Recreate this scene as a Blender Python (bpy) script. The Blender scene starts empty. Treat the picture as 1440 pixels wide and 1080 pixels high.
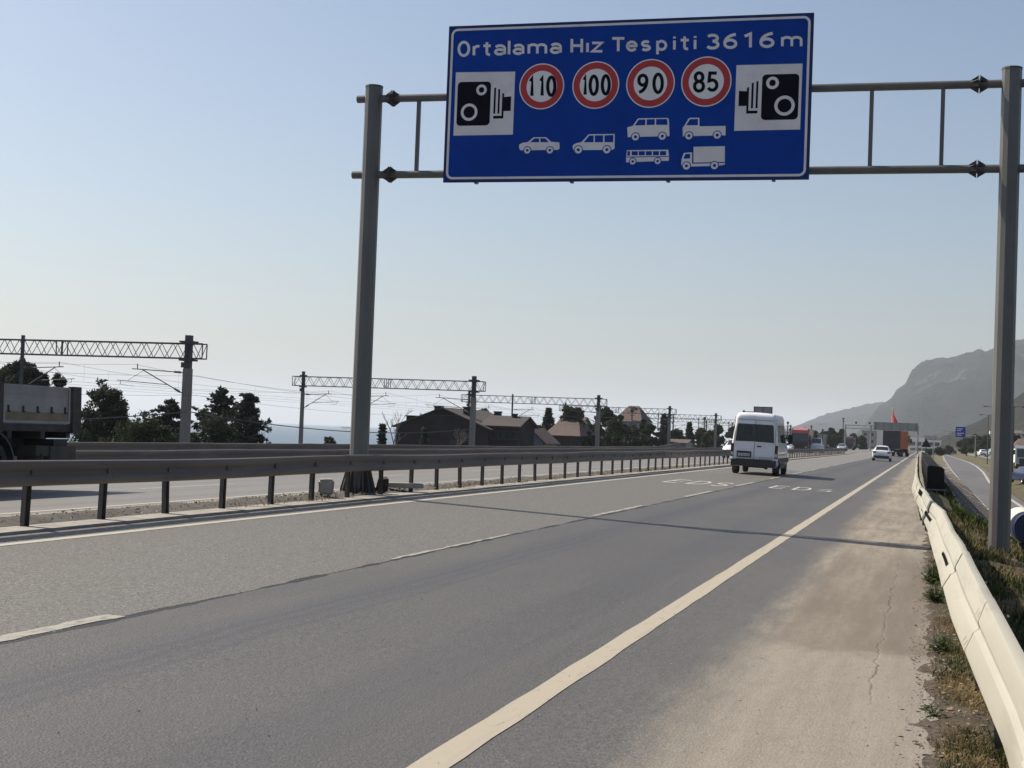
import bpy, bmesh, math, random
import numpy as np
from mathutils import Vector, Matrix, noise

# ------------------------------------------------------------------ camera, sky, sun, exposure
SC = bpy.context.scene
COL = SC.collection
EYE = 1.65
FPX = 2100.0           # focal length in photo pixels (photo is 1440 wide)
def _ray(x, y): return Vector(((x-720)/FPX, -(y-540)/FPX, -1.0))
_a = _ray(400, 594); _b = _ray(1300, 628.2)
_up = _b.cross(_a).normalized()
if _up.y < 0: _up = -_up
_Y = _b.normalized(); _X = _Y.cross(_up)
ROT = Matrix((_X, _Y, _up))          # rows: world axes in camera space -> world<-camera
cam_data = bpy.data.cameras.new('camera')
cam = bpy.data.objects.new('camera', cam_data); COL.objects.link(cam)
cam.matrix_world = Matrix.Translation((0, 0, EYE)) @ ROT.to_4x4()
cam_data.sensor_width = 36.0
cam_data.lens = FPX/1440*36.0
cam_data.clip_start = 0.1
cam_data.clip_end = 60000
SC.camera = cam
SC.render.resolution_x = 1024; SC.render.resolution_y = 768

SUN_EL = 46.0; SUN_AZ = 286.0       # azimuth measured clockwise from the road direction (+Y)
W = bpy.data.worlds.new('World'); SC.world = W; W.use_nodes = True
nt = W.node_tree; nt.nodes.clear()
sky = nt.nodes.new('ShaderNodeTexSky'); sky.sky_type = 'NISHITA'; sky.sun_disc = False
sky.sun_elevation = math.radians(SUN_EL); sky.sun_rotation = math.radians(SUN_AZ)
sky.altitude = 0; sky.air_density = 1.0; sky.dust_density = 2.1; sky.ozone_density = 2.2
bg = nt.nodes.new('ShaderNodeBackground'); bg.inputs['Strength'].default_value = 0.088
wo = nt.nodes.new('ShaderNodeOutputWorld')
nt.links.new(sky.outputs[0], bg.inputs[0]); nt.links.new(bg.outputs[0], wo.inputs[0])
sd = bpy.data.lights.new('sun', 'SUN'); sd.energy = 5.0; sd.angle = math.radians(0.55); sd.color = (1.0, 0.9, 0.76)
sun = bpy.data.objects.new('sun', sd); COL.objects.link(sun)
_az = math.radians(SUN_AZ); _el = math.radians(SUN_EL)
sdir = Vector((math.sin(_az)*math.cos(_el), math.cos(_az)*math.cos(_el), math.sin(_el)))
sun.rotation_euler = sdir.to_track_quat('Z', 'Y').to_euler()
SC.view_settings.view_transform = 'Standard'; SC.view_settings.look = 'None'
SC.view_settings.gamma = 1.0; SC.view_settings.exposure = 0.38
SC.cycles.volume_bounces = 3

# ------------------------------------------------------------------ materials
def new_mat(name):
    m = bpy.data.materials.new(name); m.use_nodes = True
    return m, m.node_tree, m.node_tree.nodes['Principled BSDF']
class G:
    """tiny node-graph helper"""
    def __init__(s, t): s.t = t; s.c = t.nodes.new('ShaderNodeTexCoord').outputs['Object']
    def n(s, k, **kw):
        x = s.t.nodes.new(k)
        for a, b in kw.items(): setattr(x, a, b)
        return x
    def link(s, a, b):
        if hasattr(a, 'is_output'): s.t.links.new(a, b)
        else: b.default_value = a
    def math(s, op, a, b=0.0, c=None):
        x = s.n('ShaderNodeMath', operation=op); s.link(a, x.inputs[0]); s.link(b, x.inputs[1])
        if c is not None: s.link(c, x.inputs[2])
        return x.outputs[0]
    def xyz(s):
        x = s.n('ShaderNodeSeparateXYZ'); s.link(s.c, x.inputs[0]); return x.outputs
    def noise(s, sc, detail=4, rough=0.55, stretch=None, off=(0, 0, 0)):
        v = s.c
        if stretch is not None or off != (0, 0, 0):
            mp = s.n('ShaderNodeMapping'); s.link(s.c, mp.inputs[0])
            mp.inputs['Scale'].default_value = stretch or (1, 1, 1); mp.inputs['Location'].default_value = off
            v = mp.outputs[0]
        x = s.n('ShaderNodeTexNoise'); s.link(v, x.inputs['Vector'])
        x.inputs['Scale'].default_value = sc; x.inputs['Detail'].default_value = detail; x.inputs['Roughness'].default_value = rough
        return x.outputs['Fac']
    def voro(s, sc, out='Distance', feat='F1'):
        x = s.n('ShaderNodeTexVoronoi', feature=feat); s.link(s.c, x.inputs['Vector']); x.inputs['Scale'].default_value = sc
        return x.outputs[out]
    def ramp(s, f, lo, hi, a=0.0, b=1.0, smooth=True):
        x = s.n('ShaderNodeMapRange', interpolation_type='SMOOTHSTEP' if smooth else 'LINEAR'); s.link(f, x.inputs[0])
        for i, v in zip((1, 2, 3, 4), (lo, hi, a, b)): s.link(v, x.inputs[i])
        return x.outputs[0]
    def mix(s, f, a, b, blend='MIX'):
        x = s.n('ShaderNodeMix', data_type='RGBA', blend_type=blend); s.link(f, x.inputs[0])
        for i, v in ((6, a), (7, b)):
            if isinstance(v, tuple): v = v+(1,) if len(v) == 3 else v
            s.link(v, x.inputs[i])
        return x.outputs[2]
    def bump(s, h, strength, dist, P):
        x = s.n('ShaderNodeBump'); s.link(h, x.inputs['Height']); x.inputs['Strength'].default_value = strength; x.inputs['Distance'].default_value = dist
        s.t.links.new(x.outputs[0], P.inputs['Normal'])

def mat(name, col, rough=0.6, metal=0.0, var=0.12, scale=3.0, spec=0.5, dirt=None, dirt_amt=0.4, coat=0.0, stretch=None, bump=0.0):
    m, t, P = new_mat(name); g = G(t)
    a = tuple(c*(1-var) for c in col); b = tuple(min(1, c*(1+var)) for c in col)
    c = g.mix(g.ramp(g.noise(scale, 5, stretch=stretch), 0.3, 0.7), a, b)
    if dirt:
        c = g.mix(g.ramp(g.noise(scale*2.3, 6, 0.65, stretch=stretch, off=(3, 7, 1)), 0.48, 0.72, 0, dirt_amt), c, dirt)
    t.links.new(c, P.inputs['Base Color'])
    P.inputs['Roughness'].default_value = rough; P.inputs['Metallic'].default_value = metal
    P.inputs['Specular IOR Level'].default_value = spec; P.inputs['Coat Weight'].default_value = coat
    if bump: g.bump(g.noise(scale*8, 4), bump, 0.01, P)
    return m

def glass(name, col=(0.02, 0.025, 0.03), rough=0.06):
    m, t, P = new_mat(name); g = G(t)
    t.links.new(g.mix(g.noise(4, 3), col, tuple(c*1.8 for c in col)), P.inputs['Base Color'])
    P.inputs['Roughness'].default_value = rough; P.inputs['Coat Weight'].default_value = 0.6; P.inputs['Coat Roughness'].default_value = 0.03
    return m

def leaf_mat(name, col, var=0.5, trans=0.25):
    m, t, P = new_mat(name); g = G(t)
    a = tuple(c*(1-var) for c in col); b = tuple(c*(1+var) for c in col)
    c = g.mix(g.ramp(g.noise(1.3, 4), 0.35, 0.65), a, b)
    t.links.new(c, P.inputs['Base Color']); P.inputs['Roughness'].default_value = 0.75; P.inputs['Specular IOR Level'].default_value = 0.088
    tr = t.nodes.new('ShaderNodeBsdfTranslucent'); t.links.new(c, tr.inputs[0])
    mx = t.nodes.new('ShaderNodeMixShader'); mx.inputs[0].default_value = trans
    t.links.new(P.outputs[0], mx.inputs[1]); t.links.new(tr.outputs[0], mx.inputs[2])
    t.links.new(mx.outputs[0], t.nodes['Material Output'].inputs[0])
    return m

M = {}
M['galv'] = mat('galvanised_steel', (0.12, 0.116, 0.108), 0.4, 0.0, 0.12, 1.6, spec=0.6, dirt=(0.085, 0.078, 0.068), dirt_amt=0.35, stretch=(1, 1, 0.35))
M['galv_dark'] = mat('weathered_steel', (0.075, 0.073, 0.072), 0.65, 0.0, 0.2, 3, dirt=(0.12, 0.09, 0.07))
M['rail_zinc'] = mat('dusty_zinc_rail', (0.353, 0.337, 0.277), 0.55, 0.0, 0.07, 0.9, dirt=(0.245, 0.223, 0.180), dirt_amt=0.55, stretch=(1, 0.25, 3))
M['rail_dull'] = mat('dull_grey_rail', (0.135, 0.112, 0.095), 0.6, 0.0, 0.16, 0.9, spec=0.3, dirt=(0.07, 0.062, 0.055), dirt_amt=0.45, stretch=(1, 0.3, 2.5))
M['post'] = mat('rail_post_steel', (0.085, 0.075, 0.068), 0.7, 0.0, 0.15, 4, dirt=(0.12, 0.08, 0.055))
M['hole'] = mat('dark_slot', (0.012, 0.011, 0.01), 0.95, 0, 0.1, spec=0.0)
M['blue'] = mat('reflective_blue', (0.002, 0.05, 0.33), 0.6, 0, 0.06, 0.9, spec=0.12, dirt=(0.003, 0.03, 0.185), dirt_amt=0.3)
M['blue_edge'] = mat('dark_blue_sheet', (0.003, 0.012, 0.09), 0.6, 0, 0.08, 1.0)
M['sheet'] = mat('grey_white_sheeting', (0.8, 0.75, 0.74), 0.55, 0, 0.05, 1.5, dirt=(0.5, 0.46, 0.45), dirt_amt=0.3)
M['disc'] = mat('white_disc_sheeting', (0.85, 0.82, 0.8), 0.5, 0, 0.03, 2)
M['red'] = mat('red_ring_sheeting', (0.5, 0.03, 0.03), 0.5, 0, 0.08, 2)
M['ink'] = mat('black_sign_ink', (0.005, 0.005, 0.012), 0.7, 0, 0.1, spec=0.1)
M['concrete'] = mat('pale_concrete', (0.259, 0.248, 0.230), 0.85, 0, 0.15, 2.5, dirt=(0.144, 0.130, 0.108), bump=0.3)
M['kerb'] = mat('kerb_concrete', (0.274, 0.253, 0.223), 0.85, 0, 0.14, 3, dirt=(0.158, 0.144, 0.122), dirt_amt=0.6, bump=0.3)
M['mast'] = mat('mast_concrete', (0.185, 0.179, 0.165), 0.8, 0, 0.12, 2, dirt=(0.246, 0.229, 0.211), stretch=(1, 1, 0.3))
M['truss'] = mat('dark_truss_steel', (0.06, 0.065, 0.075), 0.6, 0.2, 0.2, 2)
M['wire'] = mat('overhead_cable', (0.06, 0.065, 0.07), 0.6, 0.3, 0.1)
M['insul'] = mat('brown_insulator', (0.04, 0.025, 0.025), 0.35, 0, 0.1)
M['tyre'] = mat('tyre_rubber', (0.018, 0.018, 0.019), 0.8, 0, 0.2, 8, dirt=(0.06, 0.055, 0.05))
M['rim'] = mat('wheel_rim', (0.3, 0.3, 0.31), 0.4, 0.6, 0.1)
M['white_paint'] = mat('white_vehicle_paint', (0.8, 0.8, 0.82), 0.3, 0, 0.03, 1.2, coat=0.5, dirt=(0.45, 0.43, 0.41), dirt_amt=0.3)
M['black_trim'] = mat('black_plastic_trim', (0.025, 0.025, 0.028), 0.55, 0, 0.15, 5, dirt=(0.07, 0.065, 0.06))
M['glass'] = glass('tinted_glass')
M['red_lamp'] = mat('red_tail_lamp', (0.085, 0.01, 0.012), 0.2, 0, 0.1, coat=0.6)
M['clear_lamp'] = mat('clear_lamp_lens', (0.5, 0.5, 0.5), 0.15, 0, 0.1, coat=0.6)
M['plate'] = mat('number_plate', (0.55, 0.55, 0.55), 0.4, 0, 0.03)
M['plate_blue'] = mat('number_plate_band', (0.02, 0.06, 0.3), 0.4, 0, 0.03)
M['tipper_side'] = mat('tipper_side_paint', (0.25, 0.245, 0.245), 0.6, 0.0, 0.14, 1.6, dirt=(0.2, 0.17, 0.12), dirt_amt=0.5)
M['tipper_low'] = mat('mud_stained_paint', (0.2, 0.165, 0.11), 0.85, 0, 0.2, 2.5, dirt=(0.16, 0.13, 0.09))
M['chassis'] = mat('dark_chassis', (0.035, 0.033, 0.035), 0.7, 0.1, 0.3, 3, dirt=(0.09, 0.08, 0.065))
M['mud_gap_shade'] = mat('mud_guard_and_gap_shade', (0.072, 0.061, 0.050), 0.9, 0, 0.2, 3)
M['orange'] = mat('orange_container_paint', (0.5, 0.13, 0.035), 0.6, 0, 0.1, 1, dirt=(0.3, 0.1, 0.05), stretch=(1, 4, 1))
M['tarp'] = mat('dark_tarpaulin', (0.045, 0.047, 0.055), 0.7, 0, 0.15, 1)
M['truck_red'] = mat('dark_red_cab_paint', (0.075, 0.012, 0.016), 0.4, 0, 0.1, coat=0.4)
M['truck_pink'] = mat('faded_red_tarpaulin', (0.36, 0.13, 0.13), 0.8, 0, 0.1)
M['silver'] = mat('silver_car_paint', (0.38, 0.39, 0.41), 0.3, 0.3, 0.05, coat=0.5)
M['blue_paint'] = mat('blue_paint', (0.012, 0.025, 0.08), 0.4, 0, 0.1, coat=0.3)
M['tank_blue'] = mat('blue_plastic_drum', (0.014, 0.018, 0.07), 0.45, 0, 0.15, 3)
M['tank_white'] = mat('white_drum_side', (0.6, 0.58, 0.52), 0.5, 0, 0.1, 3, dirt=(0.35, 0.3, 0.25))
M['barrier'] = mat('dark_barrier_mesh', (0.011, 0.0115, 0.013), 0.9, 0, 0.3, 2.5, spec=0.1)
M['slab'] = mat('weathered_slab', (0.360, 0.324, 0.266), 0.9, 0, 0.22, 1.5, dirt=(0.086, 0.072, 0.054), dirt_amt=0.6, bump=0.4)
M['bark'] = mat('bark', (0.07, 0.055, 0.045), 0.95, 0, 0.3, 4, stretch=(3, 3, 0.5))
M['bare'] = mat('bare_twigs', (0.16, 0.14, 0.13), 0.95, 0, 0.2)
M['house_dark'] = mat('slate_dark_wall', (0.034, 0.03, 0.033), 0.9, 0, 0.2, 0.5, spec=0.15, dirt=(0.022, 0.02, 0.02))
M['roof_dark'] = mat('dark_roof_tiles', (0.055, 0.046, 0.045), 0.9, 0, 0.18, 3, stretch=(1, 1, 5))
M['roof_brown'] = mat('brown_roof_tiles', (0.095, 0.067, 0.058), 0.85, 0, 0.2, 2, stretch=(1, 1, 5))
M['roof_red'] = mat('faded_red_roof_tiles', (0.1, 0.068, 0.06), 0.9, 0, 0.15, 2, stretch=(1, 1, 5))
M['wall_cream'] = mat('cream_render', (0.4, 0.37, 0.33), 0.85, 0, 0.1, 0.6)
M['wall_white'] = mat('white_render', (0.8, 0.79, 0.76), 0.8, 0, 0.08, 0.6)
M['wall_grey'] = mat('grey_render', (0.27, 0.275, 0.28), 0.85, 0, 0.12, 0.6)
M['flag'] = mat('red_flag_cloth', (0.75, 0.06, 0.07), 0.8, 0, 0.05)
M['grey_back'] = mat('sign_back_aluminium', (0.27, 0.28, 0.27), 0.55, 0.3, 0.08, 1)
M['leaf_pine'] = leaf_mat('pine_needles', (0.032, 0.045, 0.026))
M['leaf_cedar'] = leaf_mat('cedar_needles', (0.026, 0.038, 0.028))
M['leaf_fir'] = leaf_mat('fir_needles', (0.026, 0.042, 0.032))
M['leaf_broad'] = leaf_mat('broad_leaves', (0.045, 0.056, 0.028))
M['leaf_palm'] = leaf_mat('palm_fronds', (0.045, 0.056, 0.03))
M['leaf_bush'] = leaf_mat('bush_leaves', (0.03, 0.042, 0.024))
M['weed'] = leaf_mat('weed_leaves', (0.043, 0.065, 0.020), 0.5, 0.35)
M['dry'] = leaf_mat('dry_grass_blades', (0.216, 0.158, 0.079), 0.45, 0.3)
M['grass'] = leaf_mat('green_grass_blades', (0.040, 0.054, 0.017), 0.5, 0.3)
M['rubble'] = mat('rubble_stone', (0.216, 0.194, 0.166), 0.9, 0, 0.25, 6, bump=0.5)
M['rust'] = mat('rusty_scrap', (0.05, 0.034, 0.027), 0.85, 0.2, 0.3, 6)

# ------------------------------------------------------------------ mesh builder
def props(o, label=None, cat=None, group=None, kind=None):
    if label: o['label'] = label
    if cat: o['category'] = cat
    if group: o['group'] = group
    if kind: o['kind'] = kind
    return o
class MB:
    def __init__(s): s.v = []; s.f = []; s.mi = []; s.cur = 0
    def add(s, vs, fs):
        b = len(s.v); s.v.extend([tuple(p) for p in vs]); s.f.extend([tuple(i+b for i in f) for f in fs]); s.mi.extend([s.cur]*len(fs)); return s
    def box(s, c, d, rz=0.0, taper=1.0):
        x, y, z = d[0]/2, d[1]/2, d[2]/2; cs, sn = math.cos(rz), math.sin(rz); vs = []
        for k in (-1, 1):
            q = taper if k > 0 else 1
            for a, b in ((-1, -1), (1, -1), (1, 1), (-1, 1)):
                px, py = a*x*q, b*y*q; vs.append((c[0]+px*cs-py*sn, c[1]+px*sn+py*cs, c[2]+k*z))
        return s.add(vs, [(3, 2, 1, 0), (4, 5, 6, 7), (0, 1, 5, 4), (1, 2, 6, 5), (2, 3, 7, 6), (3, 0, 4, 7)])
    def tube(s, p0, p1, r0, r1=None, n=8, caps=True):
        r1 = r0 if r1 is None else r1
        p0 = Vector(p0); p1 = Vector(p1); d = (p1-p0)
        if d.length < 1e-6: return s
        q = d.to_track_quat('Z', 'Y'); vs = []
        for p, r in ((p0, r0), (p1, r1)):
            for i in range(n):
                a = 2*math.pi*(i+0.5)/n; vs.append(p+q@Vector((r*math.cos(a), r*math.sin(a), 0)))
        fs = [(i, (i+1) % n, n+(i+1) % n, n+i) for i in range(n)]
        if caps: fs += [tuple(range(n-1, -1, -1)), tuple(range(n, 2*n))]
        return s.add(vs, fs)
    def path(s, pts, r, n=6):
        for a, b in zip(pts[:-1], pts[1:]): s.tube(a, b, r, r, n)
        return s
    def prism(s, poly, axis, a, b):
        """poly in the two other axes, extruded along axis from a to b"""
        n = len(poly); vs = []
        for t in (a, b):
            for u, w in poly: vs.append({'x': (t, u, w), 'y': (u, t, w), 'z': (u, w, t)}[axis])
        fs = [(i, (i+1) % n, n+(i+1) % n, n+i) for i in range(n)]+[tuple(range(n-1, -1, -1)), tuple(range(n, 2*n))]
        return s.add(vs, fs)
    def lathe(s, prof, c, axis='z', n=24, close=False):
        vs = []; m = len(prof)
        for i in range(n):
            a = 2*math.pi*i/n
            for r, h in prof:
                u, w = r*math.cos(a), r*math.sin(a)
                p = {'z': (u, w, h), 'x': (h, u, w), 'y': (u, h, w)}[axis]
                vs.append((c[0]+p[0], c[1]+p[1], c[2]+p[2]))
        fs = []
        for i in range(n):
            j = (i+1) % n
            for k in range(m-1 if not close else m):
                l = (k+1) % m; fs.append((i*m+k, j*m+k, j*m+l, i*m+l))
        return s.add(vs, fs)
    def sweep(s, prof_fn, ys, closed=True, caps=False):
        """prof_fn(y) -> list of (x,y,z)"""
        base = None; n = 0; vs = []; rows = []
        for y in ys:
            r = prof_fn(y); n = len(r); rows.append(r); vs += r
        fs = []
        for i in range(len(rows)-1):
            for k in range(n if closed else n-1):
                l = (k+1) % n; fs.append((i*n+k, i*n+l, (i+1)*n+l, (i+1)*n+k))
        if caps: fs += [tuple(range(n-1, -1, -1)), tuple((len(rows)-1)*n+k for k in range(n))]
        return s.add(vs, fs)
    def build(s, name, m, parent=None, smooth=False, recalc=True, angle=40):
        me = bpy.data.meshes.new(name); me.from_pydata(s.v, [], s.f)
        ms = m if isinstance(m, (list, tuple)) else [m]
        for q in ms: me.materials.append(M[q] if isinstance(q, str) else q)
        if len(ms) > 1: me.polygons.foreach_set('material_index', s.mi)
        me.update()
        if recalc:
            bm = bmesh.new(); bm.from_mesh(me); bmesh.ops.recalc_face_normals(bm, faces=bm.faces); bm.to_mesh(me); bm.free()
        if smooth:
            me.polygons.foreach_set('use_smooth', [True]*len(me.polygons)); me.set_sharp_from_angle(angle=math.radians(angle))
        o = bpy.data.objects.new(name, me); COL.objects.link(o)
        if parent is not None: o.parent = parent
        return o
def empty(name, loc, rz=0.0, **kw):
    o = bpy.data.objects.new(name, None); COL.objects.link(o); o.location = loc; o.rotation_euler = (0, 0, rz); o.empty_display_size = 0.3
    return props(o, **kw)
def copy_tree(o, parent=None):
    c = o.copy(); COL.objects.link(c)
    if parent is not None: c.parent = parent
    for ch in [q for q in KIDS.get(o.name, [])]: copy_tree(ch, c)
    return c
KIDS = {}
def index_kids():
    KIDS.clear()
    for o in bpy.data.objects:
        if o.parent: KIDS.setdefault(o.parent.name, []).append(o)
def sm(a, b, t):
    t = max(0.0, min(1.0, (t-a)/(b-a))); return t*t*(3-2*t)
def lerp(a, b, t): return a+(b-a)*t
def pw(x, pts):
    """piecewise linear"""
    if x <= pts[0][0]: return pts[0][1]
    for (x0, y0), (x1, y1) in zip(pts[:-1], pts[1:]):
        if x <= x1: return y0+(y1-y0)*(x-x0)/(x1-x0)
    return pts[-1][1]

# ------------------------------------------------------------------ terrain, water, roads
def road_z(X):
    if X > -10.8: return -0.0256*X
    return 0.277-0.028*(-10.8-X)
# slip road: Y, left x, right x, z
SLIP = [(50.0, 5.22, 10.07, -2.72), (85.0, 3.82, 7.07, -2.22), (112.0, 3.53, 6.52, -1.79), (145.0, 3.28, 6.61, -1.56), (190.0, 3.17, 7.55, -1.15), (235.0, 3.39, 8.2, -0.99), (280.0, 3.65, 8.42, -0.89), (360.0, 4.36, 8.29, -0.86), (480.0, 5.57, 8.1, -0.89), (640.0, 6.17, 8.9, -0.95)]
def slipv(Y, i): return pw(Y, [(r[0], r[i]) for r in SLIP])
def ter_z(X, Y):
    if X < -25.5:
        z = pw(-X, [(25.5, -0.25), (27, -0.5), (33, -2.3), (36, -2.35), (60, -2.5), (90, -3.6), (105, -9), (118, -14.5), (400, -16)])
        if Y > 900:
            z = lerp(z, -1.5, sm(2600, 4200, Y)) if X > -450 else z
        return z
    if X < -0.24: return road_z(X)-0.12
    if X < 0.3 and Y < 140: return 0.075*(X-0.03)-0.004
    if X < 0.12: return road_z(X)-0.12
    if Y > 640: return -0.9
    xl, xr, zs = slipv(Y, 1), slipv(Y, 2), slipv(Y, 3)
    zr = pw(Y, [(40, -1.4), (120, -0.9), (250, -0.6), (640, -0.7)])
    top = lerp(-0.03, -0.07, sm(0.1, 0.8, X))
    steep = sm(34, 52, Y)
    pts = [(0.12, 0.006), (0.3, 0.016), (0.6, -0.05-0.05*steep), (1.0, -0.08-0.25*steep), (1.6, -0.22-0.88*steep), (2.6, -0.9-0.95*steep), (xl-0.3, zs-0.05), (xr+0.4, zs-0.05), (xr+3.5, lerp(zs, zr, 0.8)), (xr+6, zr), (xr+200, zr), (xr+2000, zr+4)]
    return pw(X, pts)
def build_terrain():
    xs = sorted(set([-6000, -3000, -1500, -800, -500, -300, -200, -150, -130]+[-118, -112, -105, -98, -90, -75, -60, -50, -44, -40, -36, -33, -31, -29, -27, -26, -25.4, -20, -14, -12, -11, -10, -7, -3, -0.3, -0.24, -0.19, -0.14, -0.09, -0.04, 0.0, 0.05, 0.1]
        + [0.14+0.09*i for i in range(34)]+[3.4+0.3*i for i in range(50)]+[19, 20, 22, 25, 30, 36, 45, 60, 90, 130, 200, 300, 500, 800, 1500, 3000, 6000]))
    ys = sorted(set([-40, -20, -8]+[-4+0.25*i for i in range(160)]+[36+1.0*i for i in range(60)]+[96+4*i for i in range(60)]+[340+15*i for i in range(24)]+[700+100*i for i in range(12)]+[1900+400*i for i in range(25)]))
    vs = []
    for y in ys:
        for x in xs:
            z = ter_z(x, y)
            if -0.2 < x < 30 and y < 120:
                z += (noise.noise(Vector((x*2.1, y*2.1, 0)))*0.035*sm(0.12, 0.5, x)+noise.noise(Vector((x*6, y*2.2, 3)))*0.015+noise.noise(Vector((x*23, y*5, 9)))*0.007)
            elif x < -27: z += noise.noise(Vector((x*0.2, y*0.2, 0)))*0.25
            vs.append((x, y, z))
    n = len(xs); mb = MB()
    mb.add(vs, [(j*n+i, j*n+i+1, (j+1)*n+i+1, (j+1)*n+i) for j in range(len(ys)-1) for i in range(n-1)])
    m, t, P = new_mat('earth_verge'); g = G(t)
    soil = g.mix(g.ramp(g.noise(2.2, 8, 0.65), 0.35, 0.65), (0.086, 0.066, 0.045), (0.166, 0.130, 0.090))
    green = g.mix(g.ramp(g.noise(5, 6), 0.4, 0.6), (0.036, 0.043, 0.016), (0.079, 0.083, 0.032))
    c = g.mix(g.ramp(g.noise(0.6, 6, 0.7, off=(5, 2, 0)), 0.42, 0.62), soil, green)
    c = g.mix(g.ramp(g.noise(14, 5, 0.7), 0.62, 0.72), c, (0.238, 0.202, 0.151))
    X = g.xyz()
    c = g.mix(g.ramp(g.math('ADD', X[0], g.math('MULTIPLY', g.math('SUBTRACT', g.noise(3, 6, 0.7), 0.5), 0.3)), 0.02, 0.26, 1, 0), c, g.mix(g.ramp(g.noise(16, 8, 0.8), 0.36, 0.62), (0.216, 0.180, 0.144), (0.086, 0.066, 0.048)))
    gravel = g.mix(g.ramp(g.noise(1.2, 6), 0.3, 0.7), (0.122, 0.112, 0.101), (0.072, 0.068, 0.061))
    c = g.mix(g.ramp(X[0], -36, -33, 1, 0), c, gravel)
    far = g.ramp(X[1], 90, 220)
    drybank = g.mix(g.ramp(g.noise(0.35, 6), 0.4, 0.6), (0.144, 0.122, 0.079), (0.072, 0.072, 0.036))
    c = g.mix(g.math('MULTIPLY', far, g.ramp(X[0], 0, 3)), c, drybank)
    t.links.new(c, P.inputs['Base Color']); P.inputs['Roughness'].default_value = 0.95; P.inputs['Specular IOR Level'].default_value = 0.2
    g.bump(g.math('ADD', g.noise(16, 8, 0.7), g.math('MULTIPLY', g.noise(60, 4, 0.7), 0.4)), 1.0, 0.06, P)
    o = mb.build('ground', m, smooth=True, recalc=False); return props(o, kind='structure')
build_terrain()

def strip(name, m, pts, zoff, ys, xs_fn=None):
    """a sheet following the cross fall; pts = x columns"""
    vs = []
    for y in ys:
        for x in pts: vs.append((x, y, road_z(x)+zoff))
    n = len(pts); mb = MB(); mb.add(vs, [(j*n+i, j*n+i+1, (j+1)*n+i+1, (j+1)*n+i) for j in range(len(ys)-1) for i in range(n-1)])
    return props(mb.build(name, m, recalc=False), kind='structure')

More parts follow.
